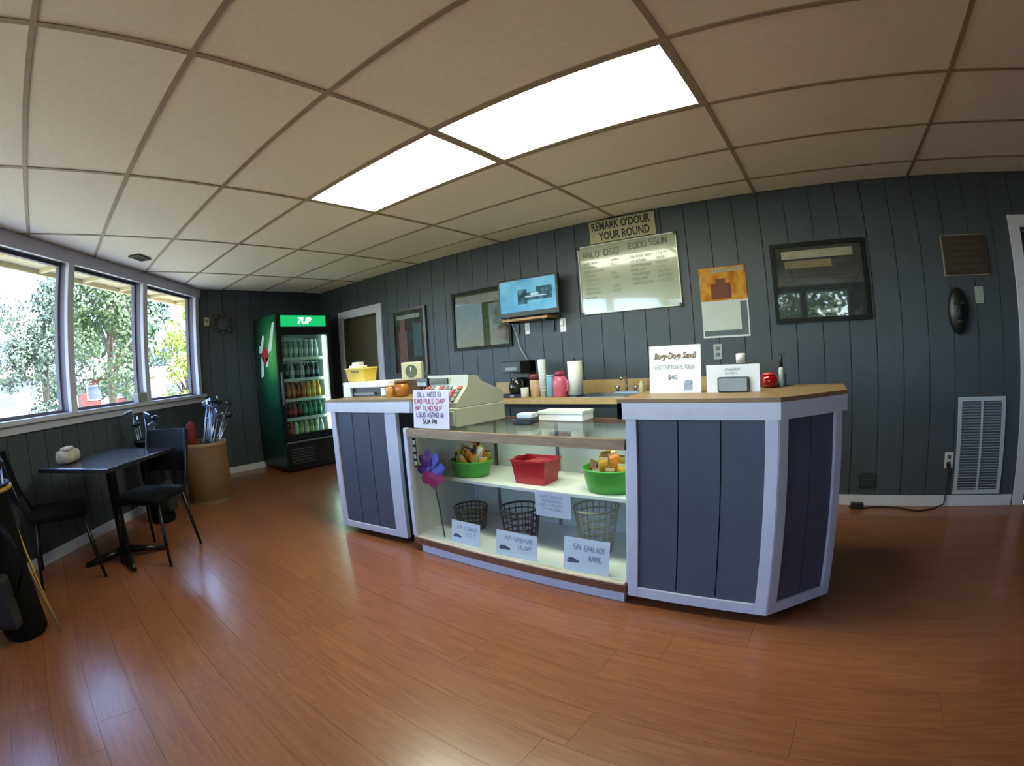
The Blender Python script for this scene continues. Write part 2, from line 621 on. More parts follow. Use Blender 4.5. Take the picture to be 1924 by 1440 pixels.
# doors on the back wall
def door(name, h, t, mat, label):
    d = sroot(name, label, (0, YB, 0))
    x0, x1, z1 = h[0], h[1], h[3]
    obj('door_casing', bx(x0-t, x0, -.02, .0, 0, z1+t), WHITE, d)
    obj('door_casing', bx(x1, x1+t, -.02, .0, 0, z1+t), WHITE, d)
    obj('door_casing', bx(x0, x1, -.02, .0, z1, z1+t), WHITE, d)
    jb = bx(x0, x0+.018, 0, .13, 0, z1)
    box(jb, x1-.018, x1, 0, .13, 0, z1)
    box(jb, x0+.018, x1-.018, 0, .13, z1-.018, z1)
    obj('door_jamb', jb, mat[1], d)
    lf = obj('door_leaf', bx(x0+.02, x1-.02, .055, .095, .01, z1-.02), mat[0], d)
    kb = lathe(B(), [(.012, 0), (.012, .03), (.026, .04), (.03, .055), (.024, .07), (.008, .074)], 12)
    k = obj('door_knob', kb, CHROME, lf, (x1-.09, .055, .98))
    k.rotation_euler = (math.pi/2, 0, 0)
    return d
OLIVE = M('olive_brown_door_paint', '#4e4833', .5, var=.08)
JD = M('dark_door_jamb', '#3d3a30', .5)
door('door_1', D1, .105, (OLIVE, JD), 'white framed doorway with an olive brown door beside the cooler')
door('door_2', D2, .09, (M('dark_opening_shade', '#2b2636', .45, var=.1), M('violet_jamb', '#443c50', .5)), 'white framed doorway at the right edge')  # right door: dark leaf colour stands in for the unlit opening

# outside roof overhang
SOFF = M('soffit_boards', '#cdbf9b', .8, var=.08)
roof = struct(obj('roof_overhang', B(), SOFF), 'cream painted eaves outside the windows')
rb = bmesh.new()
box(rb, S0-2, S1+2.2, .13, .95, 2.44, 2.50)
box(rb, S0-2, S1+2.2, .91, .95, 2.39, 2.44)
for k in range(16):
    s = S0-1.8+k*.72
    box(rb, s, s+.05, .14, .9, 2.40, 2.44)
roof.data = mesh_of(rb, 'roof_overhang', SOFF)
roof.location, roof.rotation_euler = wl.location, wl.rotation_euler
struct(obj('roof_overhang', bx(-3.4, 4.2, YF-.95, YF-.13, 2.44, 2.5), SOFF), 'eaves outside the front wall')

# ------------------------------------------------------------------ ceiling lights and vent
def ceiling_light(j, label):
    x, y = GX0+TX*j, GY0+TY*3
    t = thing('ceiling_light', label, 'light', (x, y, ZC))
    fb = bx(.012, TX-.012, .012, .03, .0, .022)
    box(fb, .012, TX-.012, TY-.03, TY-.012, 0, .022)
    box(fb, .012, .03, .03, TY-.03, 0, .022)
    box(fb, TX-.03, TX-.012, .03, TY-.03, 0, .022)
    obj('light_frame', fb, M('fixture_frame', '#9a917f', .5), t)
    obj('diffuser', bx(.03, TX-.03, .03, TY-.03, .005, .012), emis('lit_diffuser', '#f6fbdc', LIGHT_E), t)
    obj('light_housing', bx(.012, TX-.012, .012, TY-.012, .0235, .028), M('fixture_housing', '#d8d8d8', .5), t)
ceiling_light(-1, 'rectangular lit ceiling panel, the one nearer the drink cooler')
ceiling_light(0, 'rectangular lit ceiling panel, the larger looking one nearer the viewer')
t = thing('ceiling_vent', 'small dark brown vent grille in the ceiling near the windows', 'vent', (-4.66, .80, ZC), WROT)
VB = M('brown_vent', '#4d4334', .6)
fb = bx(-.11, .11, -.06, -.045, -.012, 0)
box(fb, -.11, .11, .045, .06, -.012, 0); box(fb, -.11, -.095, -.045, .045, -.012, 0); box(fb, .095, .11, -.045, .045, -.012, 0)
obj('vent_frame', fb, VB, t)
for k in range(5):
    obj('slat', bx(-.095, .095, -.042+k*.018, -.030+k*.018, -.008, -.002), M('vent_slat', '#2c261d', .6), t)

# ------------------------------------------------------------------ counters
def counter_top(poly, z0, z1, over):
    return prism(B(), poly, z0, z1)
# right counter: straight front plus a slanted end
YR = 1.955
t = thing('service_counter', 'slate panelled counter with white trim and slanted right end', 'counter', (0, 0, 0))
PA, PB_, PC = Vector((-.835, YR, 0)), Vector((-.165, YR, 0)), Vector((.102, YR+.267, 0))
ZB, ZT = .045, .915
carc = prism(B(), [(PA.x+.02, YR+.03), (PB_.x, YR+.03), (PC.x-.03, PC.y+.02), (PC.x-.03, 2.52), (PA.x+.02, 2.52)], ZB, .98)
obj('counter_body', carc, M('counter_carcass', '#39414c', .5), t)
obj('toe_kick', prism(B(), [(PA.x+.05, YR+.08), (PB_.x-.02, YR+.08), (PC.x-.09, PC.y+.04), (PC.x-.09, 2.5), (PA.x+.05, 2.5)], 0, ZB), M('dark_toe_kick', '#15161c', .7), t)
def facing(parent, p, q, nb, tl, tr_, tb, band=True):
    """boards + white frame on the vertical face from p to q (left to right seen from outside)"""
    d = (q-p)
    L = d.length
    a = math.atan2(d.y, d.x)
    mt = Matrix.Translation(p) @ Matrix.Rotation(a, 4, 'Z')
    ww = (L-tl-tr_)/nb
    for k in range(nb):
        obj('board', box(B(), tl+k*ww+.003, tl+(k+1)*ww-.003, .008, .03, ZB+tb-.005, ZT+.005, mat=mt), CPANEL, parent)
    obj('trim_board', box(B(), 0, tl, -.005, .03, ZB, ZT, bev=.002, mat=mt), WHITE, parent)
    obj('trim_board', box(B(), L-tr_, L, -.005, .03, ZB, ZT, bev=.002, mat=mt), WHITE, parent)
    obj('trim_board', box(B(), tl, L-tr_, -.004, .03, ZB, ZB+tb, bev=.002, mat=mt), WHITE, parent)
facing(t, PA, PB_, 3, .05, .055, .05)
facing(t, PB_, PC, 2, .05, .045, .05)
ov = .028
def band(parent, p, q, z0=.912, z1=.982):
    d = q-p
    mt = Matrix.Translation(p) @ Matrix.Rotation(math.atan2(d.y, d.x), 4, 'Z')
    obj('edge_band', box(B(), 0, d.length, 0, .022, z0, z1, mat=mt), WHITE, parent)
bp = [Vector((-.862, YR-ov, 0)), Vector((-.153, YR-ov, 0)), Vector((.128, YR-ov+.281, 0)), Vector((.128, 2.56, 0)), Vector((-.862, 2.56, 0))]
band(t, bp[0], bp[1]); band(t, bp[1], bp[2]); band(t, bp[2], bp[3]); band(t, bp[4], bp[0])
obj('counter_top', prism(B(), [(v.x, v.y) for v in bp], .982, 1.0), TOPW, t)

# left counter, turned slightly
LP, LQ = Vector((-3.075, 1.895, 0)), Vector((-2.425, 1.985, 0))
la = math.atan2(LQ.y-LP.y, LQ.x-LP.x)
t = thing('service_counter', 'narrow slate panelled counter with white trim left of the display case', 'counter', (0, 0, 0))
n_ = Vector((-math.sin(la), math.cos(la), 0))
dl = (LQ-LP).normalized()
def LPt(a, b):
    v = LP+dl*a+n_*b
    return (v.x, v.y)
LL = (LQ-LP).length
obj('counter_body', prism(B(), [LPt(.02, .03), LPt(LL-.01, .03), LPt(LL-.01, .56), LPt(.02, .56)], ZB, .98), M('counter_carcass', '#39414c', .5), t)
obj('toe_kick', prism(B(), [LPt(.06, .08), LPt(LL-.05, .08), LPt(LL-.05, .5), LPt(.06, .5)], 0, ZB), M('dark_toe_kick', '#15161c', .7), t)
facing(t, LP, LQ, 3, .05, .10, .045)
q0 = [LPt(-.035, -ov), LPt(LL+.17, -ov), LPt(LL+.17, .36), LPt(-.035, .6)]
vq = [Vector((a, b, 0)) for a, b in q0]
band(t, vq[0], vq[1]); band(t, vq[3], vq[0]); band(t, vq[1], vq[2])
obj('counter_top', prism(B(), q0, .982, 1.0), TOPW, t)

# back counter along the wall with sink
t = thing('back_counter', 'wood laminate worktop with backsplash on dark cabinets along the back wall', 'counter', (0, 0, 0))
X0, X1, Y0 = -2.95, -.75, 3.16
CAB = M('dark_cabinet', '#2c3238', .5)
obj('cabinet_body', bx(X0+.03, X1-.03, Y0+.03, YB-.016, .0, .835), CAB, t)
for k in range(4):
    ww = (X1-X0-.06)/4
    dd = obj('cabinet_door', bx(X0+.03+k*ww+.006, X0+.03+(k+1)*ww-.006, Y0+.012, Y0+.03, .06, .80), CAB, t)
    kx = X0+.03+(k+1)*ww-.05 if k % 2 == 0 else X0+.03+k*ww+.05
    obj('knob', sphere(B(), (kx, Y0+.004, .72), .014), CHROME, dd)
sx0, sx1, sy0, sy1 = -1.86, -1.40, 3.27, 3.60
wt = bx(X0, sx0, Y0, YB-.016, .838, .875)
box(wt, sx1, X1, Y0, YB-.016, .838, .875); box(wt, sx0, sx1, Y0, sy0, .838, .875); box(wt, sx0, sx1, sy1, YB-.016, .838, .875)
obj('worktop', wt, M('light_worktop', '#b39a6c', .45, var=.1), t)
obj('backsplash', bx(X0, X1, YB-.034, YB-.016, .876, .985), M('tan_backsplash', '#a38a5c', .5, var=.08), t)
sb = bx(sx0-.012, sx1+.012, sy0-.012, sy0+.01, .872, .882)
box(sb, sx0-.012, sx1+.012, sy1-.01, sy1+.012, .872, .882); box(sb, sx0-.012, sx0+.01, sy0, sy1, .872, .882); box(sb, sx1-.01, sx1+.012, sy0, sy1, .872, .882)
box(sb, sx0, sx1, sy0, sy1, .72, .73); box(sb, sx0, sx0+.004, sy0, sy1, .73, .875); box(sb, sx1-.004, sx1, sy0, sy1, .73, .875)
box(sb, sx0, sx1, sy0, sy0+.004, .73, .875); box(sb, sx0, sx1, sy1-.004, sy1, .73, .875)
obj('sink_basin', sb, M('stainless_steel', '#b9bdbd', .3, metal=.9, var=.05), t)
fa = thing('faucet', 'chrome sink faucet with two handles behind the basin', 'faucet', (-1.535, 3.645, .876))
obj('faucet_base', box(B(), -.11, .11, -.028, .028, 0, .018, bev=.005), CHROME, fa)
obj('spout', tube(B(), [(0, 0, .018), (0, 0, .10), (0, -.02, .135), (0, -.07, .145), (0, -.12, .12)], .011, 8), CHROME, fa)
for s in (-1, 1):
    obj('tap_handle', lathe(B(), [(.012, .018), (.012, .035), (.024, .04), (.022, .058), (.006, .062)], 12, cx=s*.08), CHROME, fa)

# ------------------------------------------------------------------ glass display case
t = thing('display_case', 'glass fronted display case with white shelf and brown wood rails', 'display case', (0, 0, 0))
CX0, CX1, CY0, CY1, CZ = -2.315, -.842, 1.945, 2.60, .822
CW = M('case_white', '#cfd3cf', .5, var=.04)
obj('kick_plate', bx(CX0+.055, CX1-.012, CY0+.012, CY0+.04, 0, .055), WHITE, t)
obj('base_rail', bx(CX0, CX1, CY0, CY0+.03, .055, .098), RAILW, t)
obj('case_floor', bx(CX0+.01, CX1-.01, CY0+.03, CY1-.02, .07, .105), CW, t)
obj('floor_lip', bx(CX0+.01, CX1-.01, CY0, CY0+.03, .098, .106), M('pale_lip', '#d2c3ae', .5), t)
obj('back_panel', bx(CX0+.02, CX1-.02, CY1-.022, CY1-.01, .105, CZ-.03), M('case_back', '#c2c9c4', .6, var=.04), t)
obj('top_rail', bx(CX0, CX1, CY0, CY0+.03, .768, .816), wood('tan_wood_rail', '#7d6650', '#9a8268', .45, stretch=9, scale=4, rnd=False), t)
obj('rear_rail', bx(CX0, CX1, CY1-.04, CY1, CZ-.03, CZ-.004), RAILW, t)
for (x0, x1, y0, y1) in ((CX0, CX0+.028, CY0-.002, CY0+.03), (CX0, CX0+.028, CY1-.03, CY1), (CX1-.022, CX1, CY1-.03, CY1)):
    obj('corner_post', bx(x0, x1, y0, y1, .106, .818), WHITE, t)
obj('end_panel', bx(CX0+.002, CX0+.012, CY0+.03, CY1-.03, .06, .80), CW, t)
obj('end_panel', bx(CX1-.012, CX1-.002, CY0+.03, CY1-.03, .06, .80), CW, t)
obj('shelf', bx(CX0+.02, CX1-.014, 2.15, CY1-.024, .452, .470), CW, t)
for x in (-2.08, -1.58, -1.05):
    obj('shelf_standard', bx(x-.009, x+.009, CY1-.032, CY1-.022, .105, .78), M('grey_metal', '#77797a', .4, metal=.7), t)
    obj('shelf_bracket', tube(B(), [(x, CY1-.03, .40), (x, 2.4, .445), (x, 2.2, .450)], .006, 6), M('grey_metal', '#77797a', .4, metal=.7), t)
obj('front_glass', bx(CX0+.028, CX1-.004, CY0+.012, CY0+.017, .106, .768), CGLASS, t)
obj('top_glass', bx(CX0, CX1, CY0, CY1, .816, .822), CGLASS, t)

# ------------------------------------------------------------------ items on and in the display case
rng = random.Random(11)
# cash register
BEI = M('register_beige', '#97988c', .5, var=.04)
BEI2 = M('register_light_beige', '#acada2', .5, var=.04)
t = thing('cash_register', 'beige electronic cash register standing on the display case', 'cash register', (-2.11, 2.03, .823), R(-4))
obj('cash_drawer', box(B(), -.20, .20, .0, .43, .004, .115, bev=.006), BEI, t)
d = obj('drawer_front', bx(-.185, .185, -.008, 0, .015, .10), BEI2, t)
obj('lock', lathe(B(), [(.012, 0), (.012, .006)], 12), CHROME, d, (0, -.008, .07)).rotation_euler = (math.pi/2, 0, 0)
bm = B()
prof = [(.02, .118), (.43, .118), (.43, .185), (.36, .215), (.235, .265), (.215, .295), (.13, .308), (.115, .24), (.02, .145)]
va = [bm.verts.new((-.19, a, b)) for a, b in prof]
vb = [bm.verts.new((.19, a, b)) for a, b in prof]
bm.faces.new(va); bm.faces.new(vb[::-1])
for k in range(len(prof)):
    bm.faces.new((va[k], va[(k+1) % len(prof)], vb[(k+1) % len(prof)], vb[k]))
obj('register_body', bm, BEI, t)
obj('display_window', bx(-.15, .02, .106, .118, .255, .292), M('dark_display', '#25332f', .2), t)
obj('receipt_slot', bx(.05, .14, .135, .20, .300, .308), BLACKP, t)
mt = Matrix.Translation((0, .02, .145)) @ Matrix.Rotation(math.atan2(.095, .095), 4, 'X')
for r in range(4):
    for c in range(8):
        obj('key', box(B(), -.165+c*.042, -.135+c*.042, .012+r*.031, .034+r*.031, .001, .010, mat=mt), [M('key_grey', '#6d716f', .5), M('key_white', '#d6d6cc', .5), M('key_red', '#96443c', .5)][(r*3+c) % 7 % 3], t)
# small customer display next to the register
t = thing('pole_display', 'small black display standing behind the register sign', 'display', (-2.325, 2.17, 1.0), R(-10))
obj('display_base', box(B(), -.05, .05, -.03, .03, .001, .012), BLACKP, t)
obj('display_stem', bx(-.012, .012, -.01, .01, .012, .06), BLACKP, t)
h = obj('display_head', box(B(), -.065, .065, -.022, .022, .06, .118, bev=.005), BLACKP, t)
obj('display_lens', bx(-.052, .052, -.0245, -.022, .068, .092), M('grey_lens', '#8f99a8', .2), h)
# paper sign leaning on the register
t = thing('paper_sign', 'white paper notice with red and purple lettering leaning on the cash register', 'sign', (-2.078, 1.965, .8235), R(2))
t.rotation_euler = (R(-4), 0, R(2))
obj('sheet', bx(-.148, .148, 0, .003, .0, .232), M('lilac_paper', '#cfc8d8', .8, var=.03), t)
REDI, PURI = M('red_marker', '#9a5468', .8), M('purple_marker', '#75688a', .8)
for i, (z, w0, m) in enumerate(((.190, .21, PURI), (.150, .27, REDI), (.108, .25, REDI), (.068, .24, PURI), (.028, .13, INK))):
    x = -w0/2
    while x < w0/2-.03:
        ww = min(rng.uniform(.06, .11), w0/2-x)
        bm = B()
        scrawl(bm, x, z, ww-.012, .026, -.001, rng, t=.24)
        obj('lettering', bm, m, t)
        x += ww
# white box and card reader on the glass
t = thing('card_reader', 'small black card reader with a pale top on the glass case', 'card reader', (-1.60, 2.28, .823), R(8))
obj('reader_body', box(B(), -.055, .055, -.06, .06, .0, .035, bev=.006), BLACKP, t)
obj('reader_top', box(B(), -.05, .05, -.03, .058, .035, .062, bev=.005), M('pale_plastic', '#c6d0dc', .4), t)
t = thing('paper_box', 'flat white carton lying at the back of the glass case top', 'box', (-1.45, 2.48, .823))
obj('carton', box(B(), -.15, .15, -.07, .07, 0, .055, bev=.003), PAPER, t)
obj('carton_lid', box(B(), -.153, .153, -.073, .073, .042, .058), M('pale_green_paper', '#c8d2c6', .7), t)

def bowl(name, label, cx, cy, z, w_, d_, h, mat, rim=.006, square=False):
    t = thing(name, label, 'bowl' if not square else 'basket', (cx, cy, z))
    if not square:
        prof = [(.36, 0), (.40, .002), (.455, h*.5), (.49, h*.96), (.50, h), (.485, h), (.47, h*.93), (.435, h*.45), (.385, .006)]
        obj('bowl_body', lathe(B(), [(r, zz) for r, zz in prof], 28, sx=w_, sy=d_), mat, t)
        obj('rim', tube(B(), [(w_*.497*math.cos(a), d_*.497*math.sin(a), h) for a in [2*math.pi*k/28 for k in range(29)]], rim, 6), mat, t)
    else:
        bm = B()
        a, b = .42, .5
        def ring(f, zz):
            return [(w_*f*sx, d_*f*sy, zz) for sx, sy in ((-1, -1), (1, -1), (1, 1), (-1, 1))]
        rs = [ring(a, 0), ring(b, h), ring(b-.02, h), ring(a-.02, .006)]
        vs = [[bm.verts.new(p) for p in r] for r in rs]
        for p, q in zip(vs, vs[1:]):
            for k in range(4):
                bm.faces.new((p[k], p[(k+1) % 4], q[(k+1) % 4], q[k]))
        bm.faces.new(vs[0][::-1]); bm.faces.new(vs[-1])
        obj('bin_body', bm, mat, t)
        rm = B()
        for (x0, x1, y0, y1) in ((-b, b, -b-.03, -b+.01), (-b, b, b-.01, b+.03), (-b-.03, -b+.01, -b, b), (b-.01, b+.03, -b, b)):
            box(rm, x0*w_, x1*w_, y0*d_, y1*d_, h-.004, h+.004)
        obj('rim', rm, mat, t)
        for s in (-1, 1):
            obj('handle', tube(B(), [(s*w_*.5, -.035, h), (s*(w_*.5+.018), -.03, h+.004), (s*(w_*.5+.018), .03, h+.004), (s*w_*.5, .035, h)], .005, 6), mat, t)
    return t
GRN = M('green_plastic', '#3f9a38', .35, var=.06)
REDP = M('red_plastic', '#b01c26', .3, var=.06)
SH = .471
bowl('snack_bowl', 'green plastic bowl of snack packets, at the left on the case shelf', -2.06, 2.28, SH, .30, .24, .10, GRN)
bowl('snack_bowl', 'green plastic bowl of snack packets, at the right end of the case shelf', -1.075, 2.285, SH, .32, .25, .125, GRN)
bowl('plastic_bin', 'red plastic bin between the two green bowls on the shelf', -1.565, 2.30, SH, .235, .18, .140, REDP, square=True)
SNK = [M('snack_gold', '#c99a2e', .35, var=.25, scale=60), M('snack_tan', '#b99a6c', .4, var=.25, scale=60), M('snack_brown', '#6b4a26', .4, var=.3, scale=60), M('snack_cream', '#d8ccae', .4, var=.2, scale=60), M('snack_orange', '#c8731f', .35, var=.2, scale=60), M('snack_olive', '#8b7a1f', .35, var=.25, scale=60)]
def packet(x, y, z, col, label, group, rng, tall=.11):
    W_ = .024
    t = thing('snack_packet', label, 'snack', (x, y, z), rng.uniform(-.6, .6), group)
    t.rotation_euler = (rng.uniform(-.35, .35), rng.uniform(-.35, .35), rng.uniform(-.8, .8))
    bm = B()
    n = 6
    vs = []
    for i in range(n+1):
        zz = tall*i/n
        f = math.sin(math.pi*i/n)**.5
        vs.append([bm.verts.new(p) for p in ((-W_, -.011*f-.001, zz), (0, -.014*f-.001, zz), (W_, -.011*f-.001, zz), (W_, .011*f+.001, zz), (0, .014*f+.001, zz), (-W_, .011*f+.001, zz))])
    for p, q in zip(vs, vs[1:]):
        for k in range(6):
            bm.faces.new((p[k], p[(k+1) % 6], q[(k+1) % 6], q[k]))
    bm.faces.new(vs[0][::-1]); bm.faces.new(vs[-1])
    obj('wrapper', bm, SNK[col], t)
    obj('crimp', bx(-W_-.001, W_+.001, -.0015, .0015, tall-.003, tall+.009), SNK[(col+3) % 6], t)
SNKN = ['gold', 'tan', 'brown', 'cream', 'orange', 'olive']
for b_, (cx, cy, hh, where) in enumerate(((-2.06, 2.28, .10, 'left'), (-1.075, 2.285, .125, 'right'))):
    for k in range(22):
        a = 2*math.pi*k/9+.3*(k//9)
        r = (.105, .06, .015)[min(2, k//9)]
        ci = (k*5+b_+k//6) % 6
        packet(cx+r*math.cos(a), cy+r*.72*math.sin(a), SH+(.04, .085, .105)[min(2, k//9)]+.012*(k % 2), ci, '%s snack packet piled in the %s green bowl' % (SNKN[ci], where), '%s packets in the %s bowl' % (SNKN[ci], where), rng, tall=.085+.012*(k % 3))
for k in range(4):
    t = tag(obj('candy_bar', box(B(), -.055, .055, -.016, .016, 0, .018, bev=.005), M('red_wrapper', '#c0434a', .35), None, (-1.565+(k-1.5)*.012, 2.30+(k-1.5)*.038, SH+.112+.0), R(rng.uniform(-8, 8))), 'red candy bar lying in the red bin', 'candy', 'candy bars in the red bin')
    t.rotation_euler.x = R(12*(k-1.5))
obj_ = None
# pinwheel flower
t = thing('pinwheel_flower', 'purple and magenta fabric pinwheel flower on a thin stem in the case', 'pinwheel', (-2.115, 2.03, .106), 0)
obj('stem', tube(B(), [(0, 0, 0), (-.02, 0, .2), (-.06, 0, .44)], .005, 6), M('dark_stem', '#2b332c', .5), t)
pc = [M('petal_purple', '#6a2d8c', .6), M('petal_magenta', '#a8245f', .6), M('petal_blue', '#4a4aa6', .6)]
order = [2, 2, 0, 0, 0, 1, 1, 1]
for k in range(8):
    a = 2*math.pi*k/8+.15
    bm = B()
    pts = []
    for (u, v, yy) in ((0, 0, 0), (.05, -.03, -.012), (.105, -.032, .0), (.13, 0, .006), (.105, .032, .012), (.05, .03, .004)):
        pts.append((u*math.cos(a)-v*math.sin(a), yy-.012, u*math.sin(a)+v*math.cos(a)))
    f1 = [bm.verts.new(p) for p in pts]
    f2 = [bm.verts.new((p[0], p[1]+.003, p[2])) for p in pts]
    bm.faces.new(f1); bm.faces.new(f2[::-1])
    for q in range(6):
        bm.faces.new((f1[q], f1[(q+1) % 6], f2[(q+1) % 6], f2[q]))
    obj('petal', bm, pc[order[k]], t, (-.062, 0, .445))
obj('hub', sphere(B(), (-.062, -.018, .445), .016), pc[2], t)
# lettered strip
t = thing('hanging_strip', 'narrow black strip with white letter blocks hanging inside the case corner', 'strip', (-2.268, 1.985, .80))
obj('strip', bx(-.016, .016, 0, .002, -.24, -.0), BLACKP, t)
for k in range(5):
    obj('letter_block', bx(-.011, .011, -.002, 0, -.045-k*.045, -.018-k*.045), PAPER, t)
# wire baskets
def wire_basket(label, cx, cy, z, r0, r1, h, mat, n=18, rings=4, wire=.003, handle=False):
    t = thing('wire_basket', label, 'basket', (cx, cy, z))
    def circ(r, zz):
        return [(r*math.cos(2*math.pi*k/24), r*math.sin(2*math.pi*k/24), zz) for k in range(25)]
    obj('rim', tube(B(), circ(r1, h), wire*1.7, 6, caps=False), mat, t)
    wb_ = B()
    for k in range(rings):
        f = k/rings
        tube(wb_, circ(r0+(r1-r0)*f, h*f+wire), wire, 4, caps=False)
    obj('hoops', wb_, mat, t)
    vb_ = B()
    for k in range(n):
        a = 2*math.pi*k/n
        tube(vb_, [(r0*math.cos(a), r0*math.sin(a), wire), (r1*math.cos(a), r1*math.sin(a), h)], wire, 4)
    for k in range(5):
        yy = -r0*.8+k*r0*.4
        xx = math.sqrt(max(0, r0*r0-yy*yy))
        tube(vb_, [(-xx, yy, wire), (xx, yy, wire)], wire, 4)
    obj('wires', vb_, mat, t)
    if handle:
        obj('handle', tube(B(), [(r1*math.cos(a), .02, h+.45*r1*math.sin(a)) for a in [math.pi*k/12 for k in range(13)]], wire*1.3, 6), mat, t)
    return t
wire_basket('low dark green wire basket at the left on the case floor', -2.085, 2.27, .106, .09, .112, .145, M('dark_green_wire', '#1f3a2a', .4), n=22, rings=5, wire=.0038)
wire_basket('black wire basket in the middle of the case floor', -1.675, 2.26, .106, .098, .122, .20, M('black_wire', '#17191c', .4, metal=.3), n=18, rings=5, wire=.0042)
wire_basket('tall tan wire basket at the right on the case floor', -1.165, 2.28, .106, .088, .125, .26, M('tan_wire', '#97906a', .5), n=20, rings=6, wire=.0032)
# price cards
BLUI = M('blue_print', '#7d8fb6', .8)
NAVY = M('navy_print', '#243a58', .7)
def price_card(label, x0, x1, y, z0, z1, tilt=-8, rz=0.0):
    t = thing('price_card', label, 'sign', ((x0+x1)/2, y, z0), rz)
    t.rotation_euler = (R(tilt), 0, rz)
    ww, h = (x1-x0), z1-z0
    obj('card', bx(-ww/2, ww/2, 0, .002, 0, h), M('card_paper', '#c9d6e4', .7, var=.02), t)
    p = B()
    for dx, dz, rr in ((-.31, .34, .10), (-.22, .29, .09), (-.36, .27, .07)):
        sphere(p, (dx*ww, -.001, dz*h), rr*ww, 8, (1, .02, .35))
    obj('picture', p, NAVY, t)
    for a in ((-.28*ww, h*.66, ww*.18, h*.16, 2), (-.04*ww, h*.64, ww*.46, h*.15, 7), (.06*ww, h*.36, ww*.32, h*.16, 4)):
        b_ = B()
        scrawl(b_, a[0], a[1], a[2], a[3], -.0008, rng, a[4], t=.2)
        obj('lettering', b_, BLUI, t)
price_card('white price card with blue print before the green wire basket', -2.03, -1.80, 2.005, .107, .245)
price_card('white price card with blue print before the black wire basket', -1.665, -1.385, 1.99, .107, .25)
price_card('white price card with blue print before the tan wire basket', -1.215, -.955, 1.985, .107, .285)
t = thing('shelf_notice', 'white paper notice taped below the edge of the case shelf', 'sign', (-1.365, 2.148, .466), 0)
obj('sheet', bx(-.115, .115, -.003, -.001, -.145, 0), M('pale_lilac_paper', '#b9bdd6', .7, var=.02), t)
for k in range(4):
    b_ = B()
    scrawl(b_, -.08+.01*(k % 2), -.035-k*.024, .15-.02*(k % 2), .013, -.004, rng, 9, t=.16)
    obj('lettering', b_, M('mauve_print', '#7f7694', .8), t)

# ------------------------------------------------------------------ items on the right counter
t = thing('counter_sign', 'white standing card with brown script heading on the right counter', 'sign', (-.676, 2.20, 1.0), R(2))
t.rotation_euler = (R(-7), 0, R(2))
obj('card', bx(-.128, .128, 0, .004, .0, .226), PAPER, t)
obj('easel', box(B(), -.03, .03, .004, .007, .0, .15), PAPER, t)
BRN = M('brown_ink', '#6f5a48', .8)
put_text('Bogy-Dogs Sand!', .042, BRN, t, (0, -.0008, .176), shear=.25, font_w=.72, bold=.0012)
b_ = B()
scrawl(b_, -.10, .114, .20, .017, -.0008, rng, 15, t=.18)
obj('lettering', b_, M('grey_ink', '#8f949a', .8), t)
put_text('$40', .032, M('slate_ink', '#66707c', .8), t, (-.012, -.0008, .074))
b_ = B()
box(b_, .045, .085, -.001, 0, .012, .044); box(b_, .05, .08, -.0015, -.001, .05, .054)
sphere(b_, (.065, -.001, .05), .022, 10, (1, .02, .5))
obj('emblem', b_, M('emblem_blue', '#8796ab', .7), t)

t = thing('card_terminal_stand', 'white card stand with two lines of print holding a grey screen', 'sign', (-.392, 2.19, 1.0), R(-1))
obj('card', bx(-.125, .125, 0, .012, .0, .124), PAPER, t)
s_ = obj('screen_bezel', box(B(), -.072, .078, -.016, 0, .0, .07, bev=.01), M('dark_grey_plastic', '#454b50', .4), t)
obj('screen', box(B(), -.062, .068, -.0185, -.015, .006, .062, bev=.002), M('grey_screen', '#8c9299', .25), s_)
for a in ((-.04, .098, .08, .009, 9), (-.035, .082, .06, .008, 7)):
    b_ = B()
    scrawl(b_, a[0], a[1], a[2], a[3], -.0008, rng, a[4], t=.2)
    obj('lettering', b_, M('grey_ink', '#8f949a', .8), t)
t = thing('spray_bottle', 'white plastic bottle standing behind the card stand', 'bottle', (-.388, 2.42, 1.0))
obj('bottle_body', lathe(B(), [(.026, .0), (.032, .006), (.032, .085), (.022, .11), (.022, .118)], 18), M('white_plastic', '#cfd2d4', .4), t)
obj('cap', lathe(B(), [(.025, .122), (.025, .165), (.02, .17)], 18), M('cap_white', '#e2e4e6', .4), t)
obj('neck_band', lathe(B(), [(.023, .117), (.023, .123)], 18), BLACKP, t)
t = thing('black_tray', 'flat black desk tray behind the card stand', 'tray', (-.33, 2.49, 1.0))
obj('tray_base', bx(-.16, .16, -.05, .05, .0, .012), BLACKP, t)
obj('tray_back', bx(-.16, .16, .038, .05, .012, .125), M('charcoal_mesh', '#3d3f46', .6), t)
obj('tray_side', bx(-.16, -.15, -.05, .038, .012, .06), BLACKP, t)
obj('tray_side', bx(.15, .16, -.05, .038, .012, .06), BLACKP, t)
t = thing('candy_jar', 'round red jar with glossy highlights at the right of the card stand', 'jar', (-.246, 2.40, 1.0))
obj('jar_body', lathe(B(), [(.028, 0), (.042, .01), (.046, .03), (.042, .05), (.032, .06)], 20), M('red_glass', '#8c0a12', .12, coat=.6), t)
obj('lid', lathe(B(), [(.034, .060), (.034, .068), (.01, .073)], 20), M('red_lid', '#b43a3a', .2), t)
t = thing('hand_lotion', 'slim clear bottle with black pump beside the red jar', 'bottle', (-.188, 2.44, 1.0))
obj('bottle_body', lathe(B(), [(.012, 0), (.014, .004), (.014, .085), (.008, .095)], 14), M('pale_lotion', '#9fb3b0', .2), t)
obj('pump', box(lathe(B(), [(.009, .095), (.009, .15)], 12), -.008, .022, -.008, .008, .150, .162), BLACKP, t)

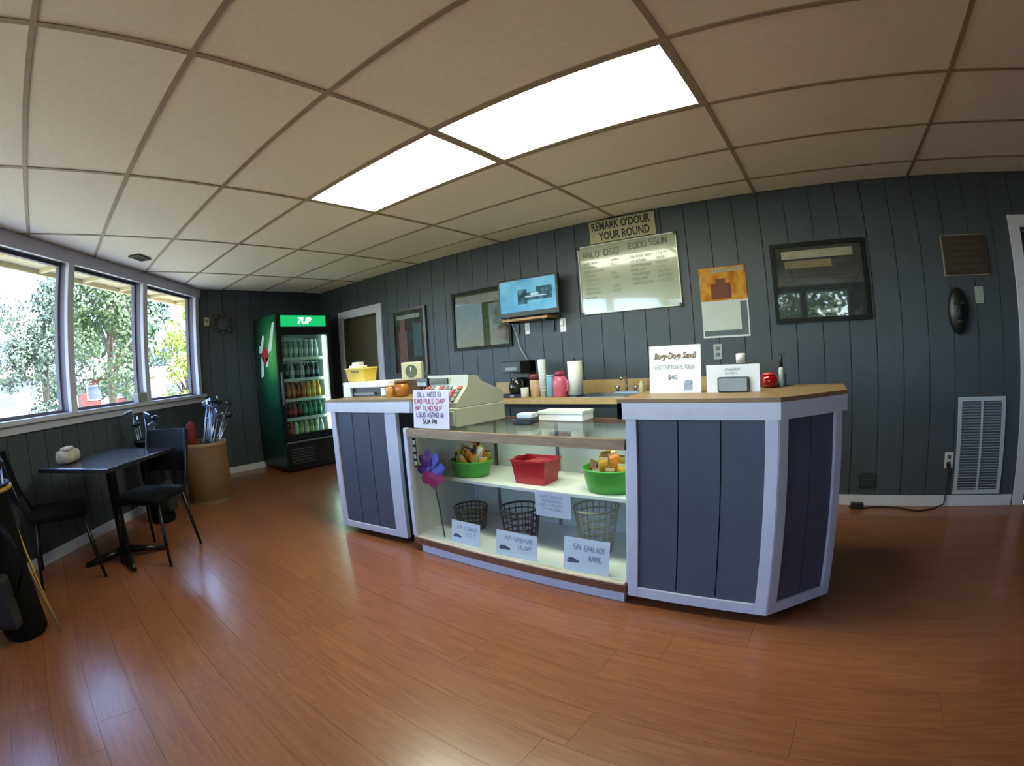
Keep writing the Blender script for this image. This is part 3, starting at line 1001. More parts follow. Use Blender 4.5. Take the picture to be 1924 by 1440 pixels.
# ------------------------------------------------------------------ items on the left counter
t = thing('desktop_printer', 'low white printer with a black paper slot on the left counter', 'printer', (-2.99, 2.19, 1.0), la)
obj('top_shell', box(B(), -.23, .27, -.05, .22, .066, .112, bev=.008), M('printer_white', '#d3d5da', .45), t)
obj('side_leg', box(B(), -.23, -.15, -.05, .22, .0, .068, bev=.004), M('printer_white', '#d3d5da', .45), t)
obj('paper_tray', bx(-.15, .25, -.02, .21, .0, .066), BLACKP, t)
obj('tray_lip', bx(-.12, .10, -.04, -.02, .012, .03), M('tray_grey', '#6a6a6e', .5), t)
obj('button_panel', bx(.19, .225, -.052, -.02, .006, .06), M('ivory_panel', '#d9d8c4', .5), t)
t = thing('yellow_basket', 'yellow plastic basket with white papers on top of the printer', 'basket', (-3.17, 2.27, 1.113), la)
YEL = M('yellow_plastic', '#c2a53a', .4, var=.1)
bm = B()
for s in (0, 1):
    pass
def tub(bm, w0, w1, d0, d1, h, th):
    rs = [(w0, d0, 0), (w1, d1, h), (w1-th, d1-th, h), (w0-th, d0-th, th)]
    vs = [[bm.verts.new((sx*a, sy*b, z)) for sx, sy in ((-1, -1), (1, -1), (1, 1), (-1, 1))] for a, b, z in rs]
    for p, q in zip(vs, vs[1:]):
        for k in range(4):
            bm.faces.new((p[k], p[(k+1) % 4], q[(k+1) % 4], q[k]))
    bm.faces.new(vs[0][::-1]); bm.faces.new(vs[-1])
    return bm
obj('basket_body', tub(B(), .098, .108, .06, .075, .105, .006), YEL, t)
obj('rim', tub(B(), .112, .114, .079, .081, .012, .012), M('yellow_rim', '#d5c06a', .4), t, (0, 0, .098))
obj('handle_slot', bx(-.04, .04, -.0775, -.070, .072, .086), M('slot_shadow_brown', '#5d4d15', .6), t)
for k, (px, pz, rz) in enumerate(((-.05, .025, 10), (.0, .02, -14), (-.07, .05, 24))):
    o = tag(obj('paper_slip', box(B(), -.035, .035, -.04, .04, 0, .05, bev=.006), M('cream_paper', '#cfcac0', .8), None, (0, 0, 0)), ['folded white paper at the front of the yellow basket', 'folded white paper in the middle of the yellow basket', 'folded white paper standing tallest in the yellow basket'][k], 'paper', 'papers in the yellow basket')
    o.location = Vector((-3.17, 2.27, 1.113)) + Vector((px, .02*k-.02, .055+pz))
    o.rotation_euler = (0, 0, R(rz))
t = thing('desk_clock', 'square cream desk clock with a dark round face on the left counter', 'clock', (-2.66, 2.37, 1.0), R(25))
obj('clock_stand', box(B(), -.06, .06, -.03, .05, .0, .10), M('dark_wood_block', '#4a3520', .6), t)
obj('clock_case', box(B(), -.082, .082, -.025, .03, .10, .235, bev=.012), M('cream_plastic', '#a9a68c', .5), t)
f_ = obj('clock_face', lathe(B(), [(.047, 0), (.047, .004)], 24), M('dark_olive_face', '#4c5038', .4), t, (0, -.025, .168))
f_.rotation_euler = (math.pi/2, 0, 0)
obj('clock_hand', bx(-.003, .003, -.032, -.030, .168, .20), PAPER, t)
t = thing('amber_jar', 'squat amber brown jar between the printer and the register sign', 'jar', (-2.555, 2.16, 1.0))
obj('jar_body', lathe(B(), [(.04, 0), (.052, .008), (.055, .06), (.046, .085), (.042, .09)], 20), M('amber_glass', '#9a5f24', .25, var=.25), t)
obj('jar_lid', lathe(B(), [(.046, .09), (.046, .108), (.04, .112)], 20), M('dark_brown_lid', '#5a3b1c', .5), t)
t = thing('amber_jar', 'small tan jar in front of the amber jar', 'jar', (-2.60, 2.09, 1.0))
obj('jar_body', lathe(B(), [(.022, 0), (.026, .004), (.026, .065), (.02, .075)], 16), M('tan_glass', '#b07c40', .3, var=.2), t)
obj('jar_lid', lathe(B(), [(.022, .075), (.022, .088)], 16), M('tan_lid', '#c9a26a', .4), t)

# ------------------------------------------------------------------ items on the back counter
ZW = .8755
t = thing('coffee_maker', 'black drip coffee maker on the back worktop', 'coffee maker', (-2.445, 3.42, ZW))
obj('base', box(B(), -.10, .10, -.13, .12, 0, .03, bev=.006), BLACKP, t)
obj('tower', box(B(), -.10, .10, .02, .12, .03, .31, bev=.008), BLACKP, t)
obj('brew_head', box(B(), -.10, .10, -.12, .12, .21, .315, bev=.01), BLACKP, t)
c_ = obj('carafe', lathe(B(), [(.055, .032), (.07, .05), (.072, .09), (.055, .14), (.045, .16), (.05, .17)], 20, cy=-.05), M('dark_glass', '#20201f', .08), t)
obj('carafe_handle', tube(B(), [(.055, -.07, .15), (.10, -.10, .14), (.10, -.10, .07), (.065, -.07, .06)], .009, 6), BLACKP, c_)
obj('label_plate', bx(-.06, .06, -.1225, -.119, .235, .26), M('silver_plate', '#6a6c70', .3, metal=.6), t)
obj('switch', bx(-.02, .02, -.133, -.13, .008, .022), M('grey_switch', '#8a8a8c', .4), t)
def can(name, label, cat, x, y, prof, mat, lid=None, lm=None, seg=18):
    t = thing(name, label, cat, (x, y, ZW))
    obj('body', lathe(B(), prof, seg), mat, t)
    if lid:
        obj('lid', lathe(B(), lid, seg), lm, t)
    return t
can('mug', 'small white mug beside the coffee maker', 'mug', -2.315, 3.30, [(.026, 0), (.033, .005), (.034, .085), (.031, .085), (.03, .01)], M('mug_white', '#c8cac6', .35))
can('canister', 'cream canister with a dark red lid on the back worktop', 'canister', -2.255, 3.37, [(.04, 0), (.044, .004), (.044, .14), (.04, .145)], M('peach_canister', '#c2a184', .5), [(.046, .146), (.046, .19), (.04, .195)], M('maroon_lid', '#6a2a2c', .4))
t = can('foam_cup_stack', 'tall white stack of foam cups beside the cream canister', 'cups', -2.175, 3.37, [(.026, 0), (.034, .30), (.030, .315), (.028, .315)], M('foam_white', '#d5dadb', .6))
for k in range(9):
    obj('cup_rim', tube(B(), [((.0275+.0008*k)*math.cos(2*math.pi*q/16), (.0275+.0008*k)*math.sin(2*math.pi*q/16), .05+k*.028) for q in range(17)], .0028, 5, caps=False), M('foam_white', '#d5dadb', .6), t)
can('cup_sleeve', 'teal blue cup tube between the white cups and the pink jug', 'cups', -2.105, 3.38, [(.032, 0), (.036, .004), (.036, .165), (.032, .17)], M('teal_tube', '#6f9fae', .5), [(.037, .171), (.037, .182)], M('teal_lid', '#9cc0c6', .5))
t = can('pink_jug', 'pink plastic jug with a dark magenta lid on the back worktop', 'jug', -2.0, 3.36, [(.052, 0), (.06, .008), (.062, .12), (.048, .165), (.042, .17)], M('pink_plastic', '#c25a72', .3), [(.044, .171), (.046, .20), (.03, .212)], M('magenta_lid', '#7c2440', .4))
obj('handle', tube(B(), [(.05, -.02, .15), (.085, -.03, .13), (.085, -.03, .06), (.06, -.02, .04)], .008, 6), M('pink_plastic', '#c25a72', .3), t)
t = thing('paper_towel_roll', 'upright white paper towel roll on a black stand', 'paper towels', (-1.878, 3.40, ZW))
obj('stand_base', lathe(B(), [(.075, 0), (.075, .01), (.07, .012)], 24), BLACKP, t)
obj('roll', lathe(B(), [(.02, .013), (.06, .013), (.06, .285), (.02, .285)], 28), M('towel_white', '#d8dbd8', .8, bump=.2), t)
obj('spindle', lathe(B(), [(.008, .012), (.008, .30), (.012, .305), (.004, .31)], 10), BLACKP, t)
can('soap_bottle', 'small pale soap bottle right of the faucet', 'bottle', -1.385, 3.60, [(.02, 0), (.025, .004), (.025, .07), (.012, .085), (.012, .10)], M('pale_soap', '#b9b28a', .4))
can('soap_bottle', 'small brown bottle right of the pale soap bottle', 'bottle', -1.325, 3.61, [(.018, 0), (.022, .004), (.022, .075), (.012, .09), (.012, .105)], M('brown_bottle', '#6a4a2c', .4))

# ------------------------------------------------------------------ on the back wall
def noise_mask_mat(name, base, spots, scale=6, thr=.5, rough=.85, emit=0, base2=None):
    """print: two tones mixed by coarse noise"""
    m = M(name, base, rough, var=0, spec=.1)
    n = m.node_tree
    b = n.nodes['Principled BSDF']
    rp = [q for q in n.nodes if q.bl_idname == 'ShaderNodeValToRGB'][0]
    nz = [q for q in n.nodes if q.bl_idname == 'ShaderNodeTexNoise'][0]
    nz.inputs['Scale'].default_value = scale
    nz.inputs['Detail'].default_value = 5
    cr = rp.color_ramp
    cr.elements[0].position = .25
    cr.elements[1].position = .8
    cr.elements[0].color = lin(base)
    cr.elements[1].color = lin(spots[-1])
    for k, s in enumerate(spots[:-1]):
        e = cr.elements.new(.35+.35*(k+1)/len(spots))
        e.color = lin(s)
    if emit:
        n.links.new(rp.outputs['Color'], b.inputs['Emission Color'])
        b.inputs['Emission Strength'].default_value = emit
    return m
def framed(name, label, cat, x0, x1, z0, z1, fw, fm, art, d=.025, refl=.15, glazed=True, y=YB):
    t = thing(name, label, cat, ((x0+x1)/2, y, z0))
    ww, h = (x1-x0)/2, z1-z0
    obj('backing', bx(-ww+.004, ww-.004, -.010, -.003, .004, h-.004), art, t)
    for (a, b, c, e) in ((-ww, ww, 0, fw), (-ww, ww, h-fw, h), (-ww, -ww+fw, fw, h-fw), (ww-fw, ww, fw, h-fw)):
        obj('frame_rail', bx(a, b, -d, -.001, c, e), fm, t)
    if glazed:
        obj('glazing', bx(-ww+fw, ww-fw, -.016, -.014, fw, h-fw), glass('picture_glass_%d' % int(refl*100), '#ffffff', refl), t)
    return t
DFR = M('dark_frame', '#121414', .55, spec=.2)
t = framed('framed_poster', 'tall framed colour poster on the wall beside the doorway', 'picture', -4.50, -3.92, 1.105, 1.885, .025, M('brown_frame', '#3a2c22', .4),
       noise_mask_mat('poster_print', '#2c3431', ['#40332f', '#33484a', '#63574e'], 5))
obj('poster_figure', box(bx(-.20, -.05, -.0125, -.0105, .12, .52), -.17, -.08, -.0125, -.0105, .52, .66), M('rust_print', '#5d3a36', .6, var=.3), t)
obj('poster_band', bx(-.22, .18, -.0125, -.0105, .66, .71), M('pale_print', '#7c8078', .6, var=.2), t)
obj('poster_panel', bx(.06, .2, -.0125, -.0105, .22, .60), M('teal_print', '#294449', .6, var=.3), t)
t = framed('framed_picture', 'black framed landscape picture partly behind the television', 'picture', -3.50, -2.735, 1.333, 1.945, .03, DFR,
       noise_mask_mat('landscape_print', '#2a2f28', ['#454b30', '#39423a', '#5f6258'], 9))
obj('print_sky', bx(-.33, .33, -.0125, -.0105, .47, .56), M('pale_sky_print', '#77787a', .9, var=.15, spec=.1), t)
obj('print_barn', bx(.16, .32, -.0125, -.0105, .09, .2), M('barn_print', '#4a3a36', .9, var=.3, spec=.1), t)
t = framed('framed_picture', 'large black framed picture under glass right of the calendar', 'picture', -.308, .423, 1.360, 1.950, .032, DFR,
       noise_mask_mat('course_print', '#23282a', ['#353c3c', '#2c3436', '#4c5450'], 6), refl=1.3)
obj('reflection_band', bx(-.28, .27, -.0125, -.0105, .47, .53), M('cream_band_reflection', '#8f8c78', .6, var=.2), t)  # reflection of the eaves painted as a flat band under the glass
obj('reflection_band', bx(-.26, .10, -.0125, -.0105, .40, .455), M('ochre_band_reflection', '#6e6240', .6, var=.3), t)  # second band of the painted reflection
obj('caption_plate', bx(-.06, .10, -.0125, -.0105, .06, .085), M('caption_grey', '#6c7070', .6), t)
# television on an arm
t = thing('television', 'small flat television with blue picture on a wall arm', 'television', (-2.42, 3.60, 1.60), R(3))
obj('tv_body', box(B(), -.315, .315, -.02, .03, -.01, .345, bev=.006), BLACKP, t)
sm = noise_mask_mat('tv_picture', '#3f78aa', ['#5a96bc', '#6aa6c8', '#7fb6d2'], 4, rough=.3, emit=.1)
sc_ = obj('screen', bx(-.295, .295, -.023, -.0205, .035, .328), sm, t)
b_ = B()
box(b_, -.08, .26, -.0245, -.0232, .13, .20); box(b_, -.10, .0, -.0245, -.0232, .10, .235); box(b_, .10, .26, -.0245, -.0232, .19, .245)
obj('picture', b_, noise_mask_mat('tv_dark', '#17303e', ['#24485a', '#3a5f78', '#8aa3b4'], 14, rough=.3, emit=.08), sc_)
obj('picture', box(bx(-.02, .2, -.0252, -.0246, .158, .168), .04, .12, -.0252, -.0246, .17, .195), M('tv_light', '#8fa6ba', .3, emit=.15), sc_)
obj('wall_arm', box(bx(-.03, .03, .03, .13, .14, .20), -.08, .08, .13, .154, .10, .24), BLACKM, t)
t = thing('wall_shelf', 'short wooden shelf below the television', 'shelf', (-2.46, YB, 1.555))
obj('shelf_board', bx(-.25, .25, -.19, -.001, 0, .02), wood('shelf_pine', '#8a6238', '#b08858', .5, rnd=False), t)
for x in (-.2, .2):
    obj('shelf_bracket', box(bx(x-.01, x+.01, -.17, -.001, -.012, 0), x-.01, x+.01, -.015, -.001, -.12, -.012), BLACKM, t)
t = thing('wall_plate', 'small white outlet plate under the left end of the shelf', 'outlet', (-2.555, YB, 1.435))
obj('plate', box(B(), -.027, .027, -.006, -.0005, 0, .105, bev=.002), PAPER, t)
obj('socket', bx(-.012, .012, -.009, -.006, .03, .075), M('ivory_socket', '#b9b9b2', .4), t)
t = thing('wall_plate', 'small white outlet plate right of the television shelf', 'outlet', (-2.165, YB, 1.425))
obj('plate', box(B(), -.03, .03, -.006, -.0005, 0, .125, bev=.002), PAPER, t)
obj('plug', bx(-.014, .014, -.03, -.006, .06, .10), M('white_plug', '#d8d8d4', .4), t)
t = thing('cable', 'thin pale cable hanging from the television to the coffee maker', 'cable', (0, 0, 0))
obj('cord', tube(B(), [(-2.72, 3.70, 1.60), (-2.68, 3.735, 1.45), (-2.64, 3.74, 1.30), (-2.56, 3.74, 1.18), (-2.52, 3.70, 1.02), (-2.49, 3.62, .92)], .005, 6), M('pale_cord', '#9aa2a4', .5), t)
obj('plug', box(B(), -2.735, -2.705, 3.68, 3.72, 1.585, 1.62), BLACKP, t)
# sign and whiteboard
t = thing('wall_sign', 'cream two line sign above the whiteboard at the ceiling', 'sign', (-1.518, YB, 2.165))
t.rotation_euler = (R(2), 0, 0)
obj('sign_board', bx(-.305, .305, -.008, -.001, 0, .205), M('cream_sign', '#a49d7c', .6, var=.06), t)
obj('sign_border', box(bx(-.305, .305, -.0095, -.008, 0, .006), -.305, .305, -.0095, -.008, .199, .205), M('sign_dark_edge', '#4a4530', .6), t)
put_text("REMARK O'DOUR", .098, M('sign_ink', '#2e2c1e', .7), t, (-.01, -.009, .148), font_w=.70, bold=.0025)
put_text('YOUR ROUND', .098, M('sign_ink', '#2e2c1e', .7), t, (.02, -.009, .055), font_w=.72, bold=.0025)
t = thing('whiteboard', 'large whiteboard with faint handwritten price columns', 'whiteboard', (-1.50, YB, 1.562))
ww, h = .447, .588
obj('board_surface', bx(-ww, ww, -.012, -.002, 0, h), M('whiteboard_enamel', '#989c8a', .14, var=.04, scale=3, coat=.5), t)
fb = bx(-ww-.008, ww+.008, -.018, -.001, -.008, 0)
box(fb, -ww-.008, ww+.008, -.018, -.001, h, h+.008); box(fb, -ww-.008, -ww, -.018, -.001, 0, h); box(fb, ww, ww+.008, -.018, -.001, 0, h)
obj('board_frame', fb, M('board_frame_white', '#c4c6c0', .4), t)
for cx_, cz in ((-ww, -.0), (ww, 0), (-ww, h), (ww, h)):
    obj('corner_cap', box(B(), cx_-.014, cx_+.014, -.022, -.0185, cz-.014, cz+.014, bev=.003), BLACKP, t)
MK = M('faded_marker', '#6c7262', .8, var=.1)
def wtext(x0, zz, wd, hh, m, tt):
    b_ = B()
    scrawl(b_, x0, zz, wd, hh, -.0128, rng, t=tt)
    obj('lettering', b_, m, t)
for (x0, wd, zz, hh) in ((-.41, .17, .490, .048), (-.20, .15, .492, .050), (.03, .17, .512, .046), (.22, .16, .518, .05)):
    wtext(x0, zz, wd, hh, MK, .22)
MK2 = M('paler_marker', '#71776a', .8, var=.1)
for k in range(9):
    zz = .430-k*.038
    wtext(-.40, zz, rng.uniform(.10, .2), .019, MK2, .16)
    if k % 3 != 2:
        wtext(-.14, zz, rng.uniform(.05, .10), .019, MK2, .16)
    if k < 7:
        wtext(.04, zz, rng.uniform(.12, .2), .020, MK2, .18)
        wtext(.27, zz+.004, rng.uniform(.07, .13), .019, MK2, .16)
# calendar
t = thing('wall_calendar', 'wall calendar with an orange landscape picture over a blank month sheet', 'calendar', (-.702, YB, 1.281))
obj('backing_sheet', bx(-.188, .188, -.004, -.001, 0, .29), M('calendar_white', '#bfc2c4', .7, var=.02), t)
obj('month_grid', bx(-.176, .176, -.0052, -.004, .014, .272), M('calendar_blue_grey', '#4d565e', .7, var=.1), t)
obj('month_sheet', bx(-.185, .125, -.008, -.0055, .055, .285), M('calendar_sheet', '#aeb2ae', .7, var=.02), t)
obj('picture_sheet', bx(-.19, .186, -.006, -.001, .285, .548), noise_mask_mat('autumn_print', '#6f3d16', ['#a8702a', '#b98a3c', '#7a4a20'], 9), t)
obj('barn_print', box(bx(-.10, .06, -.0075, -.006, .30, .42), -.06, .02, -.0075, -.006, .42, .455), M('barn_red_print', '#5c2a18', .7, var=.25), t)
obj('top_strip', bx(-.10, .17, -.0075, -.006, .505, .535), M('calendar_grey_strip', '#8a8468', .7), t)
# plaque, mask, switch, outlets, grille
t = thing('wall_plaque', 'dark brown square plaque with pale edges high beside the right doorway', 'plaque', (1.214, YB, 1.636))
obj('plaque_face', box(B(), -.18, .18, -.02, -.006, .006, .285, bev=.004), M('dark_brown_plaque', '#362c28', .5, var=.15), t)
obj('plaque_edge', bx(-.187, .187, -.010, -.001, 0, .291), M('pale_gold_edge', '#8e8468', .5), t)
for k in range(5):
    obj('name_plate', bx(-.13, .13, -.022, -.02, .05+k*.045, .07+k*.045), M('dull_plate', '#3f3530', .5), t)
t = thing('carved_mask', 'long black carved mask hanging below the plaque', 'mask', (1.103, YB, 1.225))
bm = B()
sphere(bm, (0, -.02, .165), .165, 20, (.50, .32, 1.0))
obj('mask_face', bm, M('black_wood', '#101214', .4, var=.2), t)
obj('nose', box(B(), -.012, .012, -.09, -.065, .13, .20, bev=.004), M('black_wood', '#101214', .4), t)
for s in (-1, 1):
    obj('eye', sphere(B(), (s*.03, -.068, .215), .014, 10, (1.3, .4, .7)), M('mask_grey', '#2a2e2c', .4), t)
obj('mouth', sphere(B(), (0, -.066, .09), .02, 10, (1.2, .4, .6)), M('mask_grey', '#2a2e2c', .4), t)
t = thing('light_switch', 'pale switch plate beside the black mask', 'switch', (1.294, YB, 1.438))
obj('plate', box(B(), -.035, .035, -.007, -.0005, 0, .118, bev=.002), M('switch_ivory', '#8f9690', .4), t)
obj('toggle', bx(-.006, .006, -.018, -.007, .05, .07), M('switch_ivory', '#8f9690', .4), t)
def outlet(label, x, z, col='#bfc0c0', w_=.035, h=.118):
    t = thing('wall_outlet', label, 'outlet', (x, YB, z))
    obj('plate', box(B(), -w_, w_, -.007, -.0005, 0, h, bev=.002), M('outlet_'+col[1:], col, .4), t)
    for zz in (.3, .7):
        obj('socket', box(B(), -.014, .014, -.009, -.007, h*zz-.014, h*zz+.014, bev=.003), M('socket_grey', '#55585a', .5), t)
    return t
outlet('white outlet plate on the wall beneath the calendar', -.782, 1.115, '#8d9698')
outlet('white outlet with a black cord left of the return air grille', 1.035, .28)
t = thing('return_grille', 'tall white return air grille low on the wall by the right doorway', 'vent', (1.288, YB, .088))
GW = M('grille_white', '#a9b0bb', .45, var=.05)
ww, h = .198, .70
for (a, b, c, e) in ((-ww, ww, 0, .03), (-ww, ww, h-.03, h), (-ww, -ww+.03, .03, h-.03), (ww-.03, ww, .03, h-.03)):
    obj('grille_frame', bx(a, b, -.014, -.001, c, e), GW, t)
obj('centre_bar', bx(-.008, .008, -.015, -.003, .03, h-.03), GW, t)
obj('grille_backing', bx(-ww+.01, ww-.01, -.003, -.001, .01, h-.01), M('grille_dark', '#444b52', .7), t)
slm = {}
for s in (-1, 1):
    for k in range(32):
        z0 = .036+k*.0197
        if s not in slm:
            mt = Matrix.Rotation(R(-35), 4, 'X')
            slm[s] = mesh_of(box(B(), .010, .166, -.008, .008, -.0012, .0012, mat=mt), 'slat', GW)
        obj('slat', slm[s], GW, t, (0 if s > 0 else -.176, -.009, z0+.008))
t = thing('low_wall_vent', 'small dark square vent low on the wall near the counter', 'vent', (.396, YB, .132))
obj('vent_plate', box(B(), -.068, .068, -.008, -.0005, 0, .112, bev=.002), M('dark_vent', '#23282b', .6), t)
for k in range(4):
    obj('slat', bx(-.055, .055, -.011, -.008, .018+k*.022, .028+k*.022), M('dark_vent_slat', '#31363a', .6), t)
t = thing('floor_cable', 'black cable and adapter lying on the floor along the baseboard', 'cable', (0, 0, 0))
obj('cord', tube(B(), [(1.03, 3.742, .30), (1.03, 3.73, .14), (1.02, 3.72, .02), (.92, 3.66, .006), (.78, 3.60, .006), (.66, 3.68, .006), (.50, 3.70, .006), (.38, 3.66, .006), (.26, 3.68, .006)], .006, 6), BLACKP, t)
obj('adapter', box(B(), .27, .37, 3.64, 3.70, 0.001, .04, bev=.005), BLACKP, t)
obj('plug', box(B(), 1.015, 1.045, 3.72, 3.747, .29, .32), BLACKP, t)

# ------------------------------------------------------------------ end wall decor
t = thing('wall_wreath', 'dark metal wreath hanging on the far end wall', 'wreath', (XE, 2.19, 1.94))
WM = M('dark_wreath_metal', '#26261f', .5)
obj('ring', tube(B(), [(.02, .10*math.cos(2*math.pi*k/20), .10*math.sin(2*math.pi*k/20)) for k in range(21)], .012, 6, caps=False), WM, t)
for k in range(8):
    a = 2*math.pi*k/8
    obj('leaf', sphere(B(), (.03, .135*math.cos(a), .125*math.sin(a)), .04, 8, (.35, 1, .8)), M('wreath_leaf', '#3c3a28', .6, var=.3), t)
t = thing('thermostat', 'small pale thermostat next to the window corner', 'thermostat', (XE, 1.965, 1.91))
obj('housing', box(B(), .0005, .028, -.035, .035, 0, .11, bev=.006), M('thermostat_beige', '#a7a387', .5), t)
obj('dial', bx(.028, .031, -.02, .02, .05, .085), M('thermostat_dial', '#6a6750', .4), t)

# ------------------------------------------------------------------ drink cooler
CF, CB, CL, CR, CH = -5.43, -6.15, 2.63, 3.43, 1.965
t = thing('drink_cooler', 'tall green and black glass door drink cooler in the far corner', 'cooler', (0, 0, 0))
DG = M('cooler_black', '#0d1210', .35)
def side_gradient():
    m = M('cooler_green_gradient', '#0c4a2c', .3, var=.1, scale=4)  # green gradient, pale at one spot and darker outward
    n = m.node_tree
    L = n.links.new
    b = n.nodes['Principled BSDF']
    tc = [q for q in n.nodes if q.bl_idname == 'ShaderNodeTexCoord'][0]
    mp = n.nodes.new('ShaderNodeMapping')
    mp.inputs['Location'].default_value = (5.70, 0, -1.52)
    mp.inputs['Scale'].default_value = (1.6, 0, 1.1)
    gr = n.nodes.new('ShaderNodeVectorMath')
    gr.operation = 'LENGTH'
    mp2 = n.nodes.new('ShaderNodeVectorMath')
    mp2.operation = 'SUBTRACT'
    mp2.inputs[1].default_value = (-5.62, 2.63, 1.50)
    sc = n.nodes.new('ShaderNodeVectorMath')
    sc.operation = 'MULTIPLY'
    sc.inputs[1].default_value = (2.2, 0, 1.25)
    L(tc.outputs['Object'], mp2.inputs[0])
    L(mp2.outputs[0], sc.inputs[0])
    L(sc.outputs[0], gr.inputs[0])
    rp = n.nodes.new('ShaderNodeValToRGB')
    rp.color_ramp.elements[0].color = lin('#5fae5a')
    rp.color_ramp.elements[0].position = .05
    rp.color_ramp.elements[1].color = lin('#0a2f22')
    rp.color_ramp.elements[1].position = 1.0
    e = rp.color_ramp.elements.new(.5)
    e.color = lin('#0e5a36')
    L(gr.outputs['Value'], rp.inputs['Fac'])
    L(rp.outputs['Color'], b.inputs['Base Color'])
    return m
SIDE = side_gradient()
obj('side_panel', bx(CB, CF-.04, CL, CL+.03, .08, CH), SIDE, t)
obj('side_panel', bx(CB, CF-.04, CR-.03, CR, .08, CH), SIDE, t)
obj('back_panel', bx(CB, CB+.03, CL+.03, CR-.03, .08, CH), DG, t)
INNER = M('cooler_inner_white', '#c6d2cf', .4)
obj('top_panel', bx(CB+.03, CF-.04, CL+.03, CR-.03, CH-.05, CH), DG, t)
obj('inner_back', bx(CB+.03, CB+.05, CL+.03, CR-.03, .42, 1.73), INNER, t)
obj('inner_floor', bx(CB+.05, CF-.06, CL+.03, CR-.03, .40, .42), INNER, t)
obj('inner_roof', bx(CB+.05, CF-.06, CL+.03, CR-.03, 1.73, 1.75), INNER, t)
obj('inner_wall', bx(CB+.05, CF-.06, CL+.03, CL+.045, .42, 1.73), INNER, t)
obj('inner_wall', bx(CB+.05, CF-.06, CR-.045, CR-.03, .42, 1.73), INNER, t)
lw = obj('lower_housing', bx(CB+.03, CF-.03, CL+.03, CR-.03, .02, .38), DG, t)
for k in range(6):
    obj('louvre', bx(CF-.03, CF-.018, CL+.08, CL+.42, .10+k*.035, .115+k*.035), M('louvre_grey', '#3a403d', .4), lw)
obj('foot', bx(CB+.06, CB+.12, CL+.05, CL+.11, 0, .08), DG, t)
obj('foot', bx(CF-.12, CF-.06, CL+.05, CL+.11, 0, .02), DG, t)
obj('foot', bx(CF-.12, CF-.06, CR-.11, CR-.05, 0, .02), DG, t)
# door
for (a, b, c, e) in ((CL, CR, .40, .47), (CL, CR, 1.70, 1.755), (CL, CL+.065, .47, 1.70), (CR-.065, CR, .47, 1.70)):
    obj('door_frame', bx(CF-.04, CF, a, b, c, e), DG, t)
obj('door_glass', bx(CF-.024, CF-.018, CL+.065, CR-.065, .47, 1.70), glass('cooler_glass', '#e6f2ee', .9), t)
obj('door_handle', box(B(), CF, CF+.03, CL+.02, CL+.045, .85, 1.25, bev=.005), M('handle_grey', '#565c5a', .35), t)
obj('lower_trim', bx(CF-.03, CF-.005, CL+.03, CR-.03, .365, .385), M('trim_silver', '#7d8483', .35, metal=.5), t)
# lit header
hd = obj('header_box', bx(CF-.04, CF-.004, CL, CR, 1.76, CH), DG, t)
obj('header_sign', bx(CF-.004, CF+.004, CL+.06, CR-.08, 1.805, 1.945), M('lit_green_sign', '#0f8a4c', .3, emit=.55, ecol='#16a860'), hd)
me = text_mesh('7UP', .115, font_w=1.0, depth=.002, shear=.2, bold=.003)
me.materials.append(M('lit_white_letter', '#f0fff4', .4, emit=1.1))
o = obj('lettering', me, None, hd, (CF+.007, (CL+CR)/2-.01, 1.873))
o.rotation_euler = (math.pi/2, 0, math.pi/2)
# light tube inside the door
obj('light_tube', bx(CF-.075, CF-.05, CR-.10, CR-.07, .48, 1.69), emis('cooler_tube', '#e2fff2', 5.0), t)
# side logo: big slanted white numeral, red disc
LW, LR = M('logo_white', '#cfd8d2', .4), M('logo_red', '#a8202c', .4)
b_ = B()
def quad(bm, pts, y0, y1):
    a = [bm.verts.new((x, y0, z)) for x, z in pts]
    b = [bm.verts.new((x, y1, z)) for x, z in pts]
    bm.faces.new(a); bm.faces.new(b[::-1])
    n = len(pts)
    for k in range(n):
        bm.faces.new((a[k], a[(k+1) % n], b[(k+1) % n], b[k]))
quad(b_, [(-5.72, 1.50), (-5.60, 1.53), (-5.49, 1.86), (-5.545, 1.875)], CL-.004, CL-.0005)
obj('logo_stroke', b_, LW, t)
b_ = B()
quad(b_, [(-5.99, 1.52), (-5.90, 1.52), (-5.80, 1.72), (-5.86, 1.74), (-5.93, 1.60), (-5.97, 1.62)], CL-.004, CL-.0005)
obj('logo_stroke', b_, LW, t)
b_ = B()
quad(b_, [(-5.96, 1.20), (-5.88, 1.22), (-5.86, 1.46), (-5.93, 1.46)], CL-.004, CL-.0005)
obj('logo_stroke', b_, LW, t)
b_ = B()
quad(b_, [(-5.80, 1.33), (-5.73, 1.34), (-5.70, 1.44), (-5.78, 1.45)], CL-.004, CL-.0005)
obj('logo_stroke', b_, LW, t)
dd = obj('logo_disc', lathe(B(), [(.10, 0), (.10, .003)], 24), LR, t, (-5.81, CL-.001, 1.475))
dd.rotation_euler = (math.pi/2, 0, 0)
